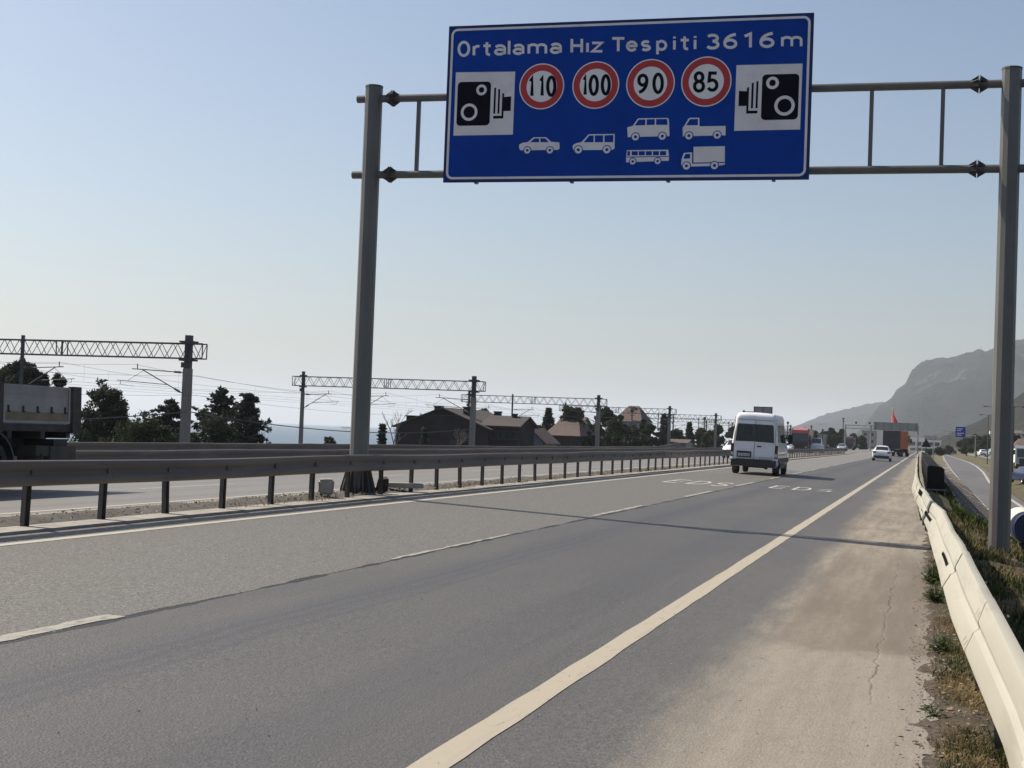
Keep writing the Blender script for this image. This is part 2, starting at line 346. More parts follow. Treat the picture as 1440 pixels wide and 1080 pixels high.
def road_material():
    m, t, P = new_mat('near_carriageway_asphalt'); g = G(t); X, Y, Z = g.xyz()
    n1 = g.noise(1.0, 5, 0.6, stretch=(1, 0.12, 1)); n2 = g.noise(0.5, 6, 0.6); wob = g.noise(0.35, 5, 0.65)
    fine = g.noise(70, 3, 0.8); agg = g.voro(62)
    # old coarse left lane
    left = g.mix(g.ramp(g.noise(26, 6, 0.9), 0.4, 0.6), (0.054, 0.052, 0.046), (0.190, 0.181, 0.160))
    left = g.mix(g.ramp(n2, 0.3, 0.75, 0, 0.5), left, (0.121, 0.114, 0.101))
    left = g.mix(g.ramp(g.noise(34, 2, 0.6), 0.64, 0.7), left, (0.313, 0.306, 0.286))
    left = g.mix(g.ramp(g.noise(30, 2, 0.6, off=(3, 3, 3)), 0.66, 0.72), left, (0.034, 0.033, 0.031))
    # smoother right lane, faintly blue
    right = g.mix(g.ramp(g.noise(30, 6, 0.88), 0.38, 0.62), (0.046, 0.045, 0.045), (0.116, 0.113, 0.110))
    right = g.mix(g.ramp(g.noise(28, 2, 0.6, off=(1, 8, 3)), 0.68, 0.73), right, (0.204, 0.197, 0.184))
    right = g.mix(g.ramp(g.noise(0.8, 6, 0.6, stretch=(1, 0.25, 1)), 0.35, 0.7, 0, 0.55), right, (0.099, 0.095, 0.089))
    right = g.mix(g.ramp(g.noise(0.22, 5, 0.6, stretch=(1.6, 0.5, 1), off=(1, 1, 0)), 0.42, 0.62, 0, 0.45), right, (0.067, 0.065, 0.065))
    right = g.mix(g.math('MULTIPLY', g.ramp(g.noise(3.0, 5, 0.7, stretch=(4, 0.1, 1)), 0.56, 0.66), 0.3), right, (0.051, 0.050, 0.049))
    # wheel tracks / dark burnished band, curving gently
    xs = g.math('ADD', X, g.math('MULTIPLY', g.math('SUBTRACT', wob, 0.5), 0.35))
    for cx, w, amt in ((-4.8, 0.42, 0.35), (-4.86, 0.06, 0.5), (-4.7, 0.05, 0.45), (-4.5, 0.05, 0.4), (-3.1, 0.4, 0.3), (-2.75, 0.1, 0.2)):
        d = g.math('ABSOLUTE', g.math('SUBTRACT', xs, cx))
        right = g.mix(g.ramp(d, w*0.3, w, amt, 0), right, (0.051, 0.053, 0.061))
    seamx = g.math('ADD', X, g.math('ADD', g.math('MULTIPLY', g.math('SUBTRACT', g.noise(1.5, 3, 0.5, stretch=(0.01, 1, 1)), 0.5), 0.05),
                   g.math('MULTIPLY', g.math('SUBTRACT', g.noise(9, 4, 0.6, stretch=(0.2, 1, 1)), 0.5), 0.035)))
    SE = -5.72
    lr = g.ramp(seamx, SE-0.006, SE+0.006)
    c = g.mix(lr, left, right)
    # paler resurfaced patch further up the left lane
    pe = g.math('ADD', Y, g.math('MULTIPLY', X, 3.0))
    pm = g.math('MULTIPLY', g.ramp(pe, 58, 60), g.math('SUBTRACT', 1.0, lr))
    c = g.mix(g.math('MULTIPLY', pm, 0.8), c, g.mix(g.noise(0.7, 4), (0.204, 0.199, 0.187), (0.160, 0.156, 0.146)))
    # seam crack
    d = g.math('ABSOLUTE', g.math('SUBTRACT', seamx, SE))
    cw = g.math('ADD', 0.008, g.math('MULTIPLY', g.ramp(g.noise(0.9, 4, 0.6, stretch=(0.01, 1, 1), off=(0, 4, 0)), 0.38, 0.62), 0.045))
    crack = g.ramp(g.math('SUBTRACT', d, cw), -0.004, 0.008, 1, 0)
    c = g.mix(crack, c, (0.014, 0.014, 0.014))
    # dust and sand on the hard shoulder
    e = g.math('ADD', X, g.math('ADD', g.math('MULTIPLY', g.math('SUBTRACT', g.noise(0.35, 4, 0.6, stretch=(1, 0.35, 1)), 0.5), 0.9),
               g.math('MULTIPLY', g.math('SUBTRACT', g.noise(5, 6, 0.75, stretch=(1.2, 0.25, 1)), 0.5), 0.5)))
    dust = g.ramp(e, -1.6, -1.05, 0, 0.93)
    sand = g.mix(g.ramp(g.noise(2.0, 9, 0.72, stretch=(2.2, 0.14, 1)), 0.3, 0.66), (0.180, 0.158, 0.125), (0.306, 0.272, 0.221))
    sand = g.mix(g.ramp(g.noise(3.5, 8, 0.75, stretch=(3.2, 0.06, 1), off=(2, 0, 0)), 0.54, 0.7, 0, 0.4), sand, (0.136, 0.119, 0.095))
    sand = g.mix(g.ramp(g.noise(22, 6, 0.85), 0.54, 0.68, 0, 0.6), sand, (0.102, 0.090, 0.073))
    sand = g.mix(g.ramp(g.noise(7, 7, 0.8, stretch=(1, 0.5, 1), off=(6, 1, 0)), 0.5, 0.64, 0, 0.45), sand, (0.129, 0.114, 0.092))
    sand = g.mix(g.ramp(g.noise(30, 5, 0.8, off=(9, 3, 0)), 0.64, 0.72, 0, 0.6), sand, (0.340, 0.313, 0.265))
    # damp-brown swathe between two distances
    br = g.math('MULTIPLY', g.ramp(g.math('ADD', Y, g.math('MULTIPLY', g.noise(3, 6, 0.7), 1.6)), 12.6, 13.3), g.math('MULTIPLY', g.ramp(Y, 26, 20, 0, 1), g.ramp(X, -1.25, -1.05)))
    br2 = g.math('MULTIPLY', br, g.ramp(g.noise(0.9, 5, 0.6, stretch=(1.8, 0.2, 1), off=(4, 0, 0)), 0.32, 0.6, 0.4, 0.9))
    sand = g.mix(g.ramp(Y, 13.5, 11.5, 0, 0.55), sand, g.mix(g.ramp(g.noise(30, 6, 0.85), 0.35, 0.65), (0.197, 0.178, 0.151), (0.272, 0.250, 0.214)))
    sand = g.mix(br2, sand, (0.133, 0.112, 0.086))
    for cx, cy, ry in ((-0.35, 37, 5), (-0.2, 31, 1.0), (-0.5, 52, 3)):
        dd = g.math('ABSOLUTE', g.math('SUBTRACT', g.math('ADD', Y, g.math('MULTIPLY', n1, 2.5)), cy))
        sand = g.mix(g.math('MULTIPLY', g.ramp(dd, ry*0.4, ry, 0.55, 0), g.ramp(g.noise(2.2, 5, 0.7, stretch=(0.4, 3, 1)), 0.42, 0.62)), sand, (0.082, 0.071, 0.058))
    c = g.mix(dust, c, sand)
    # broken crack in the shoulder
    cx = g.math('ADD', X, g.math('ADD', g.math('MULTIPLY', g.math('SUBTRACT', g.noise(1.6, 6, 0.62, stretch=(0.01, 1, 1), off=(0, 9, 0)), 0.5), 0.22), 0.3))
    cd = g.math('ABSOLUTE', cx)
    ck = g.math('MULTIPLY', g.ramp(cd, 0.003, 0.014, 1, 0), g.math('MULTIPLY', g.ramp(Y, 9.6, 10.2), g.ramp(Y, 24, 19, 0, 1)))
    c = g.mix(g.math('MULTIPLY', g.math('MULTIPLY', ck, g.ramp(g.noise(1.1, 4, 0.6, off=(0, 3, 0)), 0.42, 0.56)), 0.7), c, (0.075, 0.065, 0.054))
    # thin dust everywhere near the right edge line
    c = g.mix(g.math('MULTIPLY', g.ramp(X, -2.6, -1.2, 0, 0.18), g.noise(2, 5)), c, (0.224, 0.204, 0.170))
    t.links.new(c, P.inputs['Base Color'])
    t.links.new(g.mix(dust, (0.62, 0.62, 0.62), (0.95, 0.95, 0.95)), P.inputs['Roughness'])
    P.inputs['Specular IOR Level'].default_value = 0.3
    h = g.math('ADD', g.math('MULTIPLY', fine, 0.5), g.math('SUBTRACT', agg, g.math('MULTIPLY', crack, 3.0)))
    h = g.math('SUBTRACT', h, g.math('MULTIPLY', ck, 1.0))
    g.bump(h, 0.55, 0.006, P)
    return m
YS = [-30, 0, 20, 60, 120, 200, 300, 450, 650]
strip('near_carriageway', road_material(), [-9.97, -7, -4, -2, 0.0, 0.14], 0.0, YS)

def far_road_material():
    m, t, P = new_mat('far_carriageway_asphalt'); g = G(t); X, Y, Z = g.xyz()
    c = g.mix(g.ramp(g.noise(40, 4, 0.8), 0.35, 0.65), (0.116, 0.114, 0.112), (0.184, 0.180, 0.173))
    c = g.mix(g.ramp(g.noise(0.6, 6, 0.6, stretch=(1, 0.1, 1)), 0.35, 0.7, 0, 0.6), c, (0.170, 0.167, 0.160))
    for cx, w in ((-13.2, 0.3), (-14.9, 0.3), (-16.9, 0.3), (-18.4, 0.3)):
        d = g.math('ABSOLUTE', g.math('SUBTRACT', X, cx)); c = g.mix(g.ramp(d, 0.05, w, 0.3, 0), c, (0.088, 0.088, 0.092))
    e = g.math('ADD', X, g.math('MULTIPLY', g.math('SUBTRACT', g.noise(2, 5), 0.5), 0.2))
    c = g.mix(g.ramp(e, -12.05, -11.95, 0, 0.85), c, g.mix(g.noise(6, 5), (0.272, 0.245, 0.197), (0.204, 0.184, 0.150)))
    t.links.new(c, P.inputs['Base Color']); P.inputs['Roughness'].default_value = 0.7; P.inputs['Specular IOR Level'].default_value = 0.3
    g.bump(g.noise(60, 3, 0.8), 0.4, 0.004, P)
    return m
FR = far_road_material()
strip('far_carriageway', FR, [-19.35, -15, -11.36], 0.0, YS)
strip('outer_service_road', FR, [-24.9, -22, -19.9], -0.02, YS)
strip('outer_verge_strip', M['slab'], [-19.9, -19.35], -0.04, YS)

# worn paint
def paint_mat(name, col, wear, stretch=(1, 0.3, 1)):
    m, t, P = new_mat(name); g = G(t)
    c = g.mix(g.ramp(g.noise(14, 7, 0.8, stretch=stretch), wear-0.05, wear+0.1), col, (0.144, 0.137, 0.126))
    c = g.mix(g.ramp(g.noise(55, 4, 0.8), 0.6, 0.75, 0, 0.6), c, (0.180, 0.158, 0.130))
    c = g.mix(g.ramp(g.noise(2, 6, 0.7, stretch=(6, 0.3, 1)), 0.5, 0.75, 0, 0.35), c, (0.216, 0.194, 0.158))
    t.links.new(c, P.inputs['Base Color']); P.inputs['Roughness'].default_value = 0.75; g.bump(g.noise(60, 3), 0.3, 0.003, P)
    return m
M['edge_paint'] = paint_mat('cream_edge_paint', (0.360, 0.320, 0.248), 0.62)
M['white_mark'] = paint_mat('white_mark_paint', (0.382, 0.360, 0.302), 0.6)
M['letter_mark'] = paint_mat('worn_letter_paint', (0.432, 0.418, 0.374), 0.63)
M['worn_mark'] = paint_mat('worn_mark_paint', (0.302, 0.288, 0.245), 0.53)
def line(name, x, w, y0, y1, m, zo=0.004, jag=0.0, step=None):
    mb = MB(); ys = [y0]
    st = step or max(1.0, (y1-y0)/60)
    while ys[-1] < y1-1e-3: ys.append(min(y1, ys[-1]+st))
    R_ = random.Random(int(x*100+y0)); vs = []
    for y in ys:
        a = x-w/2+R_.uniform(-jag, jag); b = x+w/2+R_.uniform(-jag, jag)
        vs += [(a, y, road_z(a)+zo), (b, y, road_z(b)+zo)]
    mb.add(vs, [(2*i, 2*i+1, 2*i+3, 2*i+2) for i in range(len(ys)-1)])
    return mb
props(line('', -2.2, 0.175, -5, 500, 'edge_paint', jag=0.006, step=0.5).build('right_edge_line', 'edge_paint', recalc=False), kind='structure')
props(line('', -9.37, 0.14, 0, 500, 'white_mark', jag=0.005, step=0.5).build('left_edge_line', 'white_mark', recalc=False), kind='structure')
props(line('', -12.25, 0.15, 0, 500, 'white_mark', step=1).build('far_inner_edge_line', 'white_mark', recalc=False), kind='structure')
dm = MB(); R_ = random.Random(5)
for k in range(0, 36):
    y0 = 5.1+10.9*k; L = 5.0
    w = 0.15 if k == 0 else (0.05 if k == 1 else (0.09 if k == 2 else 0.12))
    c0 = -5.83 if k != 1 else -5.78
    l = line('', c0, w, y0, y0+L, None, jag=0.022, step=0.18 if k < 5 else 1.0)
    dm.add(l.v, l.f)
props(dm.build('lane_line', 'worn_mark', recalc=False), kind='structure')
dm = MB()
for k in range(-1, 34):
    y0 = 4.3+12.0*k; l = line('', -15.9, 0.12, y0, y0+4.5, None); dm.add(l.v, l.f)
props(dm.build('far_lane_line', 'white_mark', recalc=False), kind='structure')

# EDS lettering painted on both lanes
def ribbon(pts, w, closed=False):
    """2D polyline -> list of left/right points"""
    n = len(pts); L = []; Rr = []
    for i in range(n):
        p = Vector(pts[i]); a = Vector(pts[i-1]) if (i > 0 or closed) else p; b = Vector(pts[(i+1) % n]) if (i < n-1 or closed) else p
        d0 = (p-a).normalized() if (p-a).length > 1e-9 else None; d1 = (b-p).normalized() if (b-p).length > 1e-9 else None
        if d0 is None: d0 = d1
        if d1 is None: d1 = d0
        t = d0+d1; t = t.normalized() if t.length > 1e-6 else d0
        nn = Vector((-t.y, t.x)); k = 1/max(0.45, nn.dot(Vector((-d0.y, d0.x))))
        L.append(p+nn*w/2*k); Rr.append(p-nn*w/2*k)
    return L, Rr
def arc(cx, cy, rx, ry, a0, a1, n=14):
    return [(cx+rx*math.cos(math.radians(lerp(a0, a1, i/n))), cy+ry*math.sin(math.radians(lerp(a0, a1, i/n)))) for i in range(n+1)]
# glyphs: list of (points, closed); height 1 for capitals and digits, x-height 0.68
def O_(cx, rx, y0=0.0, y1=1.0):
    return (arc(cx, (y0+y1)/2, rx, (y1-y0)/2, 0, 360, 28)[:-1], True)
GL = {
 'O': [O_(0.34, 0.3)], 'r': [([(0.06, 0), (0.06, 0.68)], 0), (arc(0.28, 0.4, 0.21, 0.27, 165, 55, 8), 0)],
 't': [([(0.2, 0.95), (0.2, 0.16)]+arc(0.34, 0.16, 0.14, 0.13, 180, 290, 6), 0), ([(0.0, 0.68), (0.42, 0.68)], 0)],
 'a': [(arc(0.27, 0.45, 0.22, 0.22, 155, 0, 10)+[(0.49, 0.03)], 0), (arc(0.25, 0.2, 0.2, 0.175, 35, 325, 18), 0)],
 'l': [([(0.06, 0), (0.06, 1)], 0)],
 'm': [([(0.06, 0), (0.06, 0.68)], 0), (arc(0.27, 0.46, 0.21, 0.2, 175, 0, 10)+[(0.48, 0)], 0), (arc(0.69, 0.46, 0.21, 0.2, 175, 0, 10)+[(0.9, 0)], 0)],
 'H': [([(0.06, 0), (0.06, 1)], 0), ([(0.58, 0), (0.58, 1)], 0), ([(0.06, 0.5), (0.58, 0.5)], 0)],
 'ı': [([(0.06, 0), (0.06, 0.68)], 0)], 'z': [([(0.03, 0.66), (0.47, 0.66), (0.05, 0.04), (0.5, 0.04)], 0)],
 'T': [([(0.3, 0), (0.3, 0.95)], 0), ([(0, 0.95), (0.6, 0.95)], 0)],
 'e': [([(0.08, 0.36), (0.5, 0.36)]+arc(0.28, 0.35, 0.23, 0.31, 5, 325, 24), 0)],
 's': [(arc(0.25, 0.5, 0.19, 0.16, 30, 270, 12)+arc(0.25, 0.19, 0.21, 0.155, 85, -150, 12), 0)],
 'p': [([(0.06, -0.32), (0.06, 0.68)], 0), (arc(0.27, 0.34, 0.22, 0.31, 160, -160, 20), 0)],
 'i': [([(0.06, 0), (0.06, 0.68)], 0), ([(0.06, 0.82), (0.06, 0.96)], 0)],
 '3': [(arc(0.3, 0.735, 0.23, 0.215, 150, -88, 16), 0), (arc(0.3, 0.27, 0.26, 0.245, 88, -152, 16), 0)],
 '6': [(arc(0.66, 0.33, 0.6, 0.64, 97, 178, 12), 0), (arc(0.33, 0.3, 0.265, 0.27, 180, 540, 26)[:-1], 1)],
 '1': [([(0.02, 0.8), (0.2, 0.97), (0.2, 0)], 0)],
 '0': [O_(0.29, 0.24)], '9': [(arc(-0.06, 0.67, 0.58, 0.64, -80, -2, 12), 0), (arc(0.27, 0.7, 0.25, 0.27, 0, 360, 26)[:-1], 1)],
 '8': [O_(0.3, 0.22, 0.53, 1.0), O_(0.3, 0.26, 0.0, 0.53)],
 '5': [([(0.52, 0.96), (0.14, 0.96), (0.1, 0.53)]+arc(0.28, 0.3, 0.25, 0.28, 115, -150, 18), 0)],
 'E': [([(0.55, 0.95), (0.06, 0.95), (0.06, 0.05), (0.55, 0.05)], 0), ([(0.06, 0.5), (0.5, 0.5)], 0)],
 'D': [([(0.06, 0.05), (0.06, 0.95), (0.3, 0.95)]+arc(0.3, 0.5, 0.28, 0.45, 75, -75, 12)+[(0.3, 0.05)], 1)],
 'S': [(arc(0.3, 0.73, 0.24, 0.22, 25, 265, 12)+arc(0.3, 0.27, 0.25, 0.22, 85, -150, 12), 0)],
}
def glyph(mb, ch, fx, w, wz=0.0012):
    """fx maps (u,v) in glyph space plus a layer offset to 3D"""
    for k, (pts, closed) in enumerate(GL[ch]):
        A, B = ribbon([Vector(p) for p in pts], w, closed); n = len(A); vs = []
        for a, b in zip(A, B): vs += [fx(a[0], a[1], k*wz), fx(b[0], b[1], k*wz)]
        m_ = n if closed else n-1
        mb.add(vs, [(2*i, 2*i+1, 2*((i+1) % n)+1, 2*((i+1) % n)) for i in range(m_)])
for nm, word, x0, wl, y0, H_ in (('road_lettering', 'EDS', -8.08, 0.86, 47.3, 3.7), ('road_lettering', 'ED', -4.86, 0.86, 48.9, 3.1)):
    mb = MB()
    for i, ch in enumerate(word):
        xx = x0+i*wl*0.86
        glyph(mb, ch, lambda u, v, k, xx=xx: (xx+u*wl, y0+v*H_, road_z(xx+u*wl)+0.005+k), 0.105)
    if word == 'ED':   # only scraps of the third letter are left
        for pl in ([(-3.32, 50.9), (-2.95, 51.6)], [(-3.32, 49.1), (-3.0, 49.4), (-2.93, 50.3)], [(-3.1, 50.2), (-3.3, 50.0)]):
            A, B = ribbon([Vector(p) for p in pl], 0.14); vs = []
            for a, b in zip(A, B): vs += [(a[0], a[1], road_z(a[0])+0.006), (b[0], b[1], road_z(b[0])+0.006)]
            mb.add(vs, [(2*i, 2*i+1, 2*i+3, 2*i+2) for i in range(len(A)-1)])
    props(mb.build(nm, 'letter_mark', recalc=False), kind='structure')

# median: kerb, gravel bed
def kerb(name, x0, x1, top, face_down, ys, jit=0.0):
    R_ = random.Random(3); mb = MB()
    y = ys[0]
    while y < ys[1]:
        L = 1.0 if y < 60 else 6.0; j = R_.uniform(-jit, jit); k = R_.uniform(-jit, jit)*0.6
        mb.box(((x0+x1)/2+j, y+L/2, (top-face_down+top)/2+k), (abs(x1-x0), L-0.012, face_down)); y += L
    return props(mb.build(name, 'kerb'), kind='structure')
kerb('median_kerb', -9.975, -10.46, road_z(-10)+0.035, 0.3, (-6, 420), 0.005)
mm, t_, P_ = new_mat('median_gravel'); g = G(t_)
c_ = g.mix(g.ramp(g.noise(9, 8, 0.75), 0.35, 0.65), (0.061, 0.054, 0.047), (0.122, 0.109, 0.094))
c_ = g.mix(g.ramp(g.noise(1.5, 5), 0.4, 0.6), c_, (0.122, 0.112, 0.101))
t_.links.new(c_, P_.inputs['Base Color']); P_.inputs['Roughness'].default_value = 0.95; g.bump(g.noise(25, 6, 0.75), 1.0, 0.04, P_)
xs = [-11.40, -11.3, -11.15, -11.0, -10.85, -10.7, -10.56, -10.45]; ys = [-6+0.2*i for i in range(330)]+[60+2.5*i for i in range(145)]
vs = []
for y in ys:
    for x in xs:
        e = 1-abs((x+10.9)/0.45); vs.append((x, y, road_z(x)+(0.025 if x > -11.35 else -0.01)+(0.05*max(0, e)+noise.noise(Vector((x*5, y*3, 0)))*0.05 if -11.35 < x < -10.5 else 0)))
n = len(xs); mb = MB(); mb.add(vs, [(j*n+i, j*n+i+1, (j+1)*n+i+1, (j+1)*n+i) for j in range(len(ys)-1) for i in range(n-1)])
props(mb.build('median_strip', mm, smooth=True, recalc=False), kind='structure')

# slip road on the right, lower down
mb = MB(); vs = []; rows = [50+10*i for i in range(59)]
for y in rows:
    a, b, z = slipv(y, 1), slipv(y, 2), slipv(y, 3)
    vs += [(a, y, z), (b, y, z)]
mb.add(vs, [(2*i, 2*i+1, 2*i+3, 2*i+2) for i in range(len(rows)-1)])
M['slip'] = mat('slip_road_asphalt', (0.108, 0.108, 0.112), 0.75, 0, 0.12, 0.5, spec=0.3, dirt=(0.144, 0.140, 0.137), stretch=(1, 0.2, 1))
props(mb.build('slip_road', 'slip', recalc=False), kind='structure')
mb = MB()
for off0, off1, side in ((0.05, 0.2, 0), (-0.75, -0.5, 1)):
    vs = []
    for y in rows:
        a = slipv(y, 1+side); vs += [(a+off0, y, slipv(y, 3)+0.006), (a+off1, y, slipv(y, 3)+0.006)]
    mb.add(vs, [(2*i, 2*i+1, 2*i+3, 2*i+2) for i in range(len(rows)-1)])
props(mb.build('slip_road_edge_line', 'white_mark', recalc=False), kind='structure')
mb = MB(); vs = []
for y in rows:
    a = slipv(y, 1); z = slipv(y, 3); vs += [(a-0.02, y, z-0.1), (a-0.02, y, z+0.12), (a-0.2, y, z+0.12), (a-0.2, y, z-0.15)]
mb.add(vs, [(4*i+k, 4*i+k+1, 4*i+k+5, 4*i+k+4) for i in range(len(rows)-1) for k in range(3)])
props(mb.build('slip_road_kerb', 'kerb'), kind='structure')
# side road beyond the dry bank
mb = MB(); vs = []
for y in range(110, 640, 15):
    a = slipv(y, 2)+6.5; z = pw(y, [(40, -1.4), (120, -0.9), (250, -0.6), (640, -0.7)])+0.03
    vs += [(a, y, z), (a+9.5, y, z)]
nn = len(vs)//2; mb.add(vs, [(2*i, 2*i+1, 2*i+3, 2*i+2) for i in range(nn-1)])
M['side'] = mat('side_road_asphalt', (0.180, 0.176, 0.169), 0.8, 0, 0.12, 0.5, dirt=(0.216, 0.202, 0.180))
props(mb.build('side_road', 'side', recalc=False), kind='structure')

# sea
m, t, P = new_mat('hazy_sea'); g = G(t)
t.links.new(g.mix(g.noise(0.004, 4, stretch=(1, 3, 1)), (0.05, 0.09, 0.13), (0.07, 0.115, 0.16)), P.inputs['Base Color'])
P.inputs['Roughness'].default_value = 0.35; g.bump(g.noise(0.5, 5), 0.6, 0.4, P)
mb = MB(); mb.add([(-26000, 40, -12.5), (-99, 40, -12.5), (-99, 26000, -12.5), (-26000, 26000, -12.5)], [(0, 1, 2, 3)])
props(mb.build('sea', m, recalc=False), kind='structure')

# hills
def hill(name, prof, dist, depth, rough, m, seed, base=-6, n=420, rocky=0.0):
    """prof: ridge line as (x, z); ridge at Y=dist, slope falls towards the road over 'depth' metres"""
    xs = [lerp(prof[0][0], prof[-1][0], i/n) for i in range(n+1)]; K = 34; vs = []
    for x in xs:
        zr = pw(x, prof)
        for k in range(K+1):
            f = k/K; y = dist-depth*(1-f) if f <= 1 else dist
            q = f**1.15
            amp = rough*math.sin(math.pi*min(1, f*1.02))**0.6*max(0.1, zr/160)
            z = base+(zr-base)*q
            nz = noise.fractal(Vector((x*0.0022+seed, y*0.0022, f*2.0)), 0.9, 2.1, 6)
            z += nz*amp
            if rocky: z += rocky*sm(0.72, 0.8, f)*abs(noise.noise(Vector((x*0.02, f*9, seed))))*zr*0.05
            if k == K: z = zr+noise.fractal(Vector((x*0.03, seed, 0)), 0.6, 2.0, 5)*rough*0.075
            vs.append((x, y+noise.noise(Vector((x*0.004, f*3, seed)))*depth*0.12, z))
        vs.append((x, dist+depth*0.7, base))
    L = K+2; mb = MB(); mb.add(vs, [(i*L+k, (i+1)*L+k, (i+1)*L+k+1, i*L+k+1) for i in range(n) for k in range(L-1)])
    return props(mb.build(name, m, smooth=True), kind='structure')
def hill_mat(name, a, b, rock=None):
    m, t, P = new_mat(name); g = G(t)
    c = g.mix(g.ramp(g.noise(0.006, 8, 0.7), 0.4, 0.62), a, b)
    c = g.mix(g.ramp(g.noise(0.05, 5, 0.7), 0.45, 0.65, 0, 0.6), c, tuple(q*0.5 for q in a))
    if rock:
        z = g.xyz()[2]
        f = g.math('MULTIPLY', g.ramp(g.noise(0.008, 6, 0.7, stretch=(1, 1, 0.6)), 0.52, 0.62), g.ramp(z, 120, 200))
        c = g.mix(g.math('MULTIPLY', f, 0.8), c, rock)
    t.links.new(c, P.inputs['Base Color']); P.inputs['Roughness'].default_value = 0.95; P.inputs['Specular IOR Level'].default_value = 0.088
    g.bump(g.math('ADD', g.noise(0.03, 8, 0.75), g.noise(0.009, 4, 0.6)), 1.0, 30.0, P)
    return m
HM = hill_mat('wooded_hillside_haze_blue', (0.012, 0.024, 0.034), (0.028, 0.044, 0.05), (0.17, 0.17, 0.17))  # woodland colour has the blue of the haze mixed in
hill('far_headland', [(-620, -4), (-560, 20), (-470, 75), (-380, 118), (-320, 132), (-255, 152), (-170, 170), (-60, 178), (60, 190), (400, 220), (900, 240)], 6000, 1300, 60, hill_mat('far_wooded_slope_haze_blue', (0.018, 0.034, 0.048), (0.035, 0.055, 0.066)), 3.1)  # headland colour also carries painted haze blue
hill('mountain', [(-190, -4), (-165, 60), (-130, 118), (-96, 140), (-84, 166), (-58, 186), (-40, 228), (-10, 252), (30, 262), (72, 268), (111, 272), (180, 282), (266, 318), (420, 345), (700, 380), (1500, 430), (2200, 380), (3000, -4)], 4500, 1500, 75, HM, 7.7, rocky=1.0)
hill('near_hill', [(-10, -4), (6, 6), (20, 14), (34, 21), (45, 27), (66, 38), (90, 58), (130, 74), (200, 95), (400, 140), (800, 150), (1100, -4)], 1500, 420, 16, hill_mat('scrub_hillside', (0.03, 0.036, 0.032), (0.055, 0.058, 0.048)), 12.4)
# haze: one closed volume round the place, sky outside
mb = MB(); mb.box((-10500, 12980, 210), (31800, 26100, 460))
m = bpy.data.materials.new('haze_air'); m.use_nodes = True; t = m.node_tree; t.nodes.clear()
pv = t.nodes.new('ShaderNodeVolumePrincipled'); ou = t.nodes.new('ShaderNodeOutputMaterial'); t.links.new(pv.outputs[0], ou.inputs['Volume'])
HAZE_D = 0.00009
pv.inputs['Color'].default_value = (0.84, 0.897, 0.96, 1); pv.inputs['Density'].default_value = HAZE_D; pv.inputs['Anisotropy'].default_value = 0.2
hz = mb.build('haze', m); props(hz, kind='stuff')

# ------------------------------------------------------------------ helpers for things
def part(mb, name, m, parent, smooth=False, world=False, **kw):
    o = mb.build(name, m, parent, smooth=smooth)
    if world and parent.type == 'EMPTY':
        o.matrix_parent_inverse = (Matrix.Translation(parent.location) @ Matrix.Rotation(parent.rotation_euler[2], 4, 'Z')).inverted()
    return props(o, **kw)
ORD = ['first', 'second', 'third', 'fourth', 'fifth', 'sixth', 'seventh', 'eighth', 'ninth', 'tenth']
HD, HT, WD = Matrix, Vector, None

# ------------------------------------------------------------------ overhead gantry
GY = 27.66
gan = empty('sign_gantry', (-4.5, GY, 0.0), label='tall grey steel tube gantry spanning the near carriageway and carrying the blue sign', cat='gantry')
for X0, zb, zt in ((-10.75, 0.33, 8.38), (1.31, -0.5, 8.4)):
    mb = MB(); mb.tube((X0, GY, zb), (X0, GY, zt), 0.19, 0.175, 12)
    leg = part(mb, 'leg', 'galv', gan, world=True)
    mb = MB(); mb.tube((X0, GY, zt-0.005), (X0, GY, zt+0.025), 0.183, 0.178, 12); part(mb, 'leg_cap', 'galv_dark', leg)
    mb = MB(); mb.tube((X0, GY, zb-0.06), (X0, GY, zb), 0.36, 0.36, 20)
    part(mb, 'base_plate', 'galv_dark', leg)
    mb = MB()
    for k in range(14):
        a = 2*math.pi*k/14; cs, sn = math.cos(a), math.sin(a); gh = 0.62 if X0 < 0 else 0.12
        p = [(0.18, zb), (0.35, zb), (0.35, zb+0.07), (0.2, zb+gh), (0.18, zb+gh)]
        vs = []
        for s in (-0.009, 0.009):
            for r, z in p: vs.append((X0+r*cs-s*sn, GY+r*sn+s*cs, z))
        n = len(p); mb.add(vs, [(i, (i+1) % n, n+(i+1) % n, n+i) for i in range(n)]+[tuple(range(n-1, -1, -1)), tuple(range(n, 2*n))])
    part(mb, 'gusset_ring', 'galv_dark', leg)
    for k in range(14):
        mb = MB(); a = 2*math.pi*(k+0.5)/14; mb.tube((X0+0.3*math.cos(a), GY+0.3*math.sin(a), zb), (X0+0.3*math.cos(a), GY+0.3*math.sin(a), zb+0.09), 0.022, n=6)
        part(mb, 'anchor_bolt', 'rust', leg)
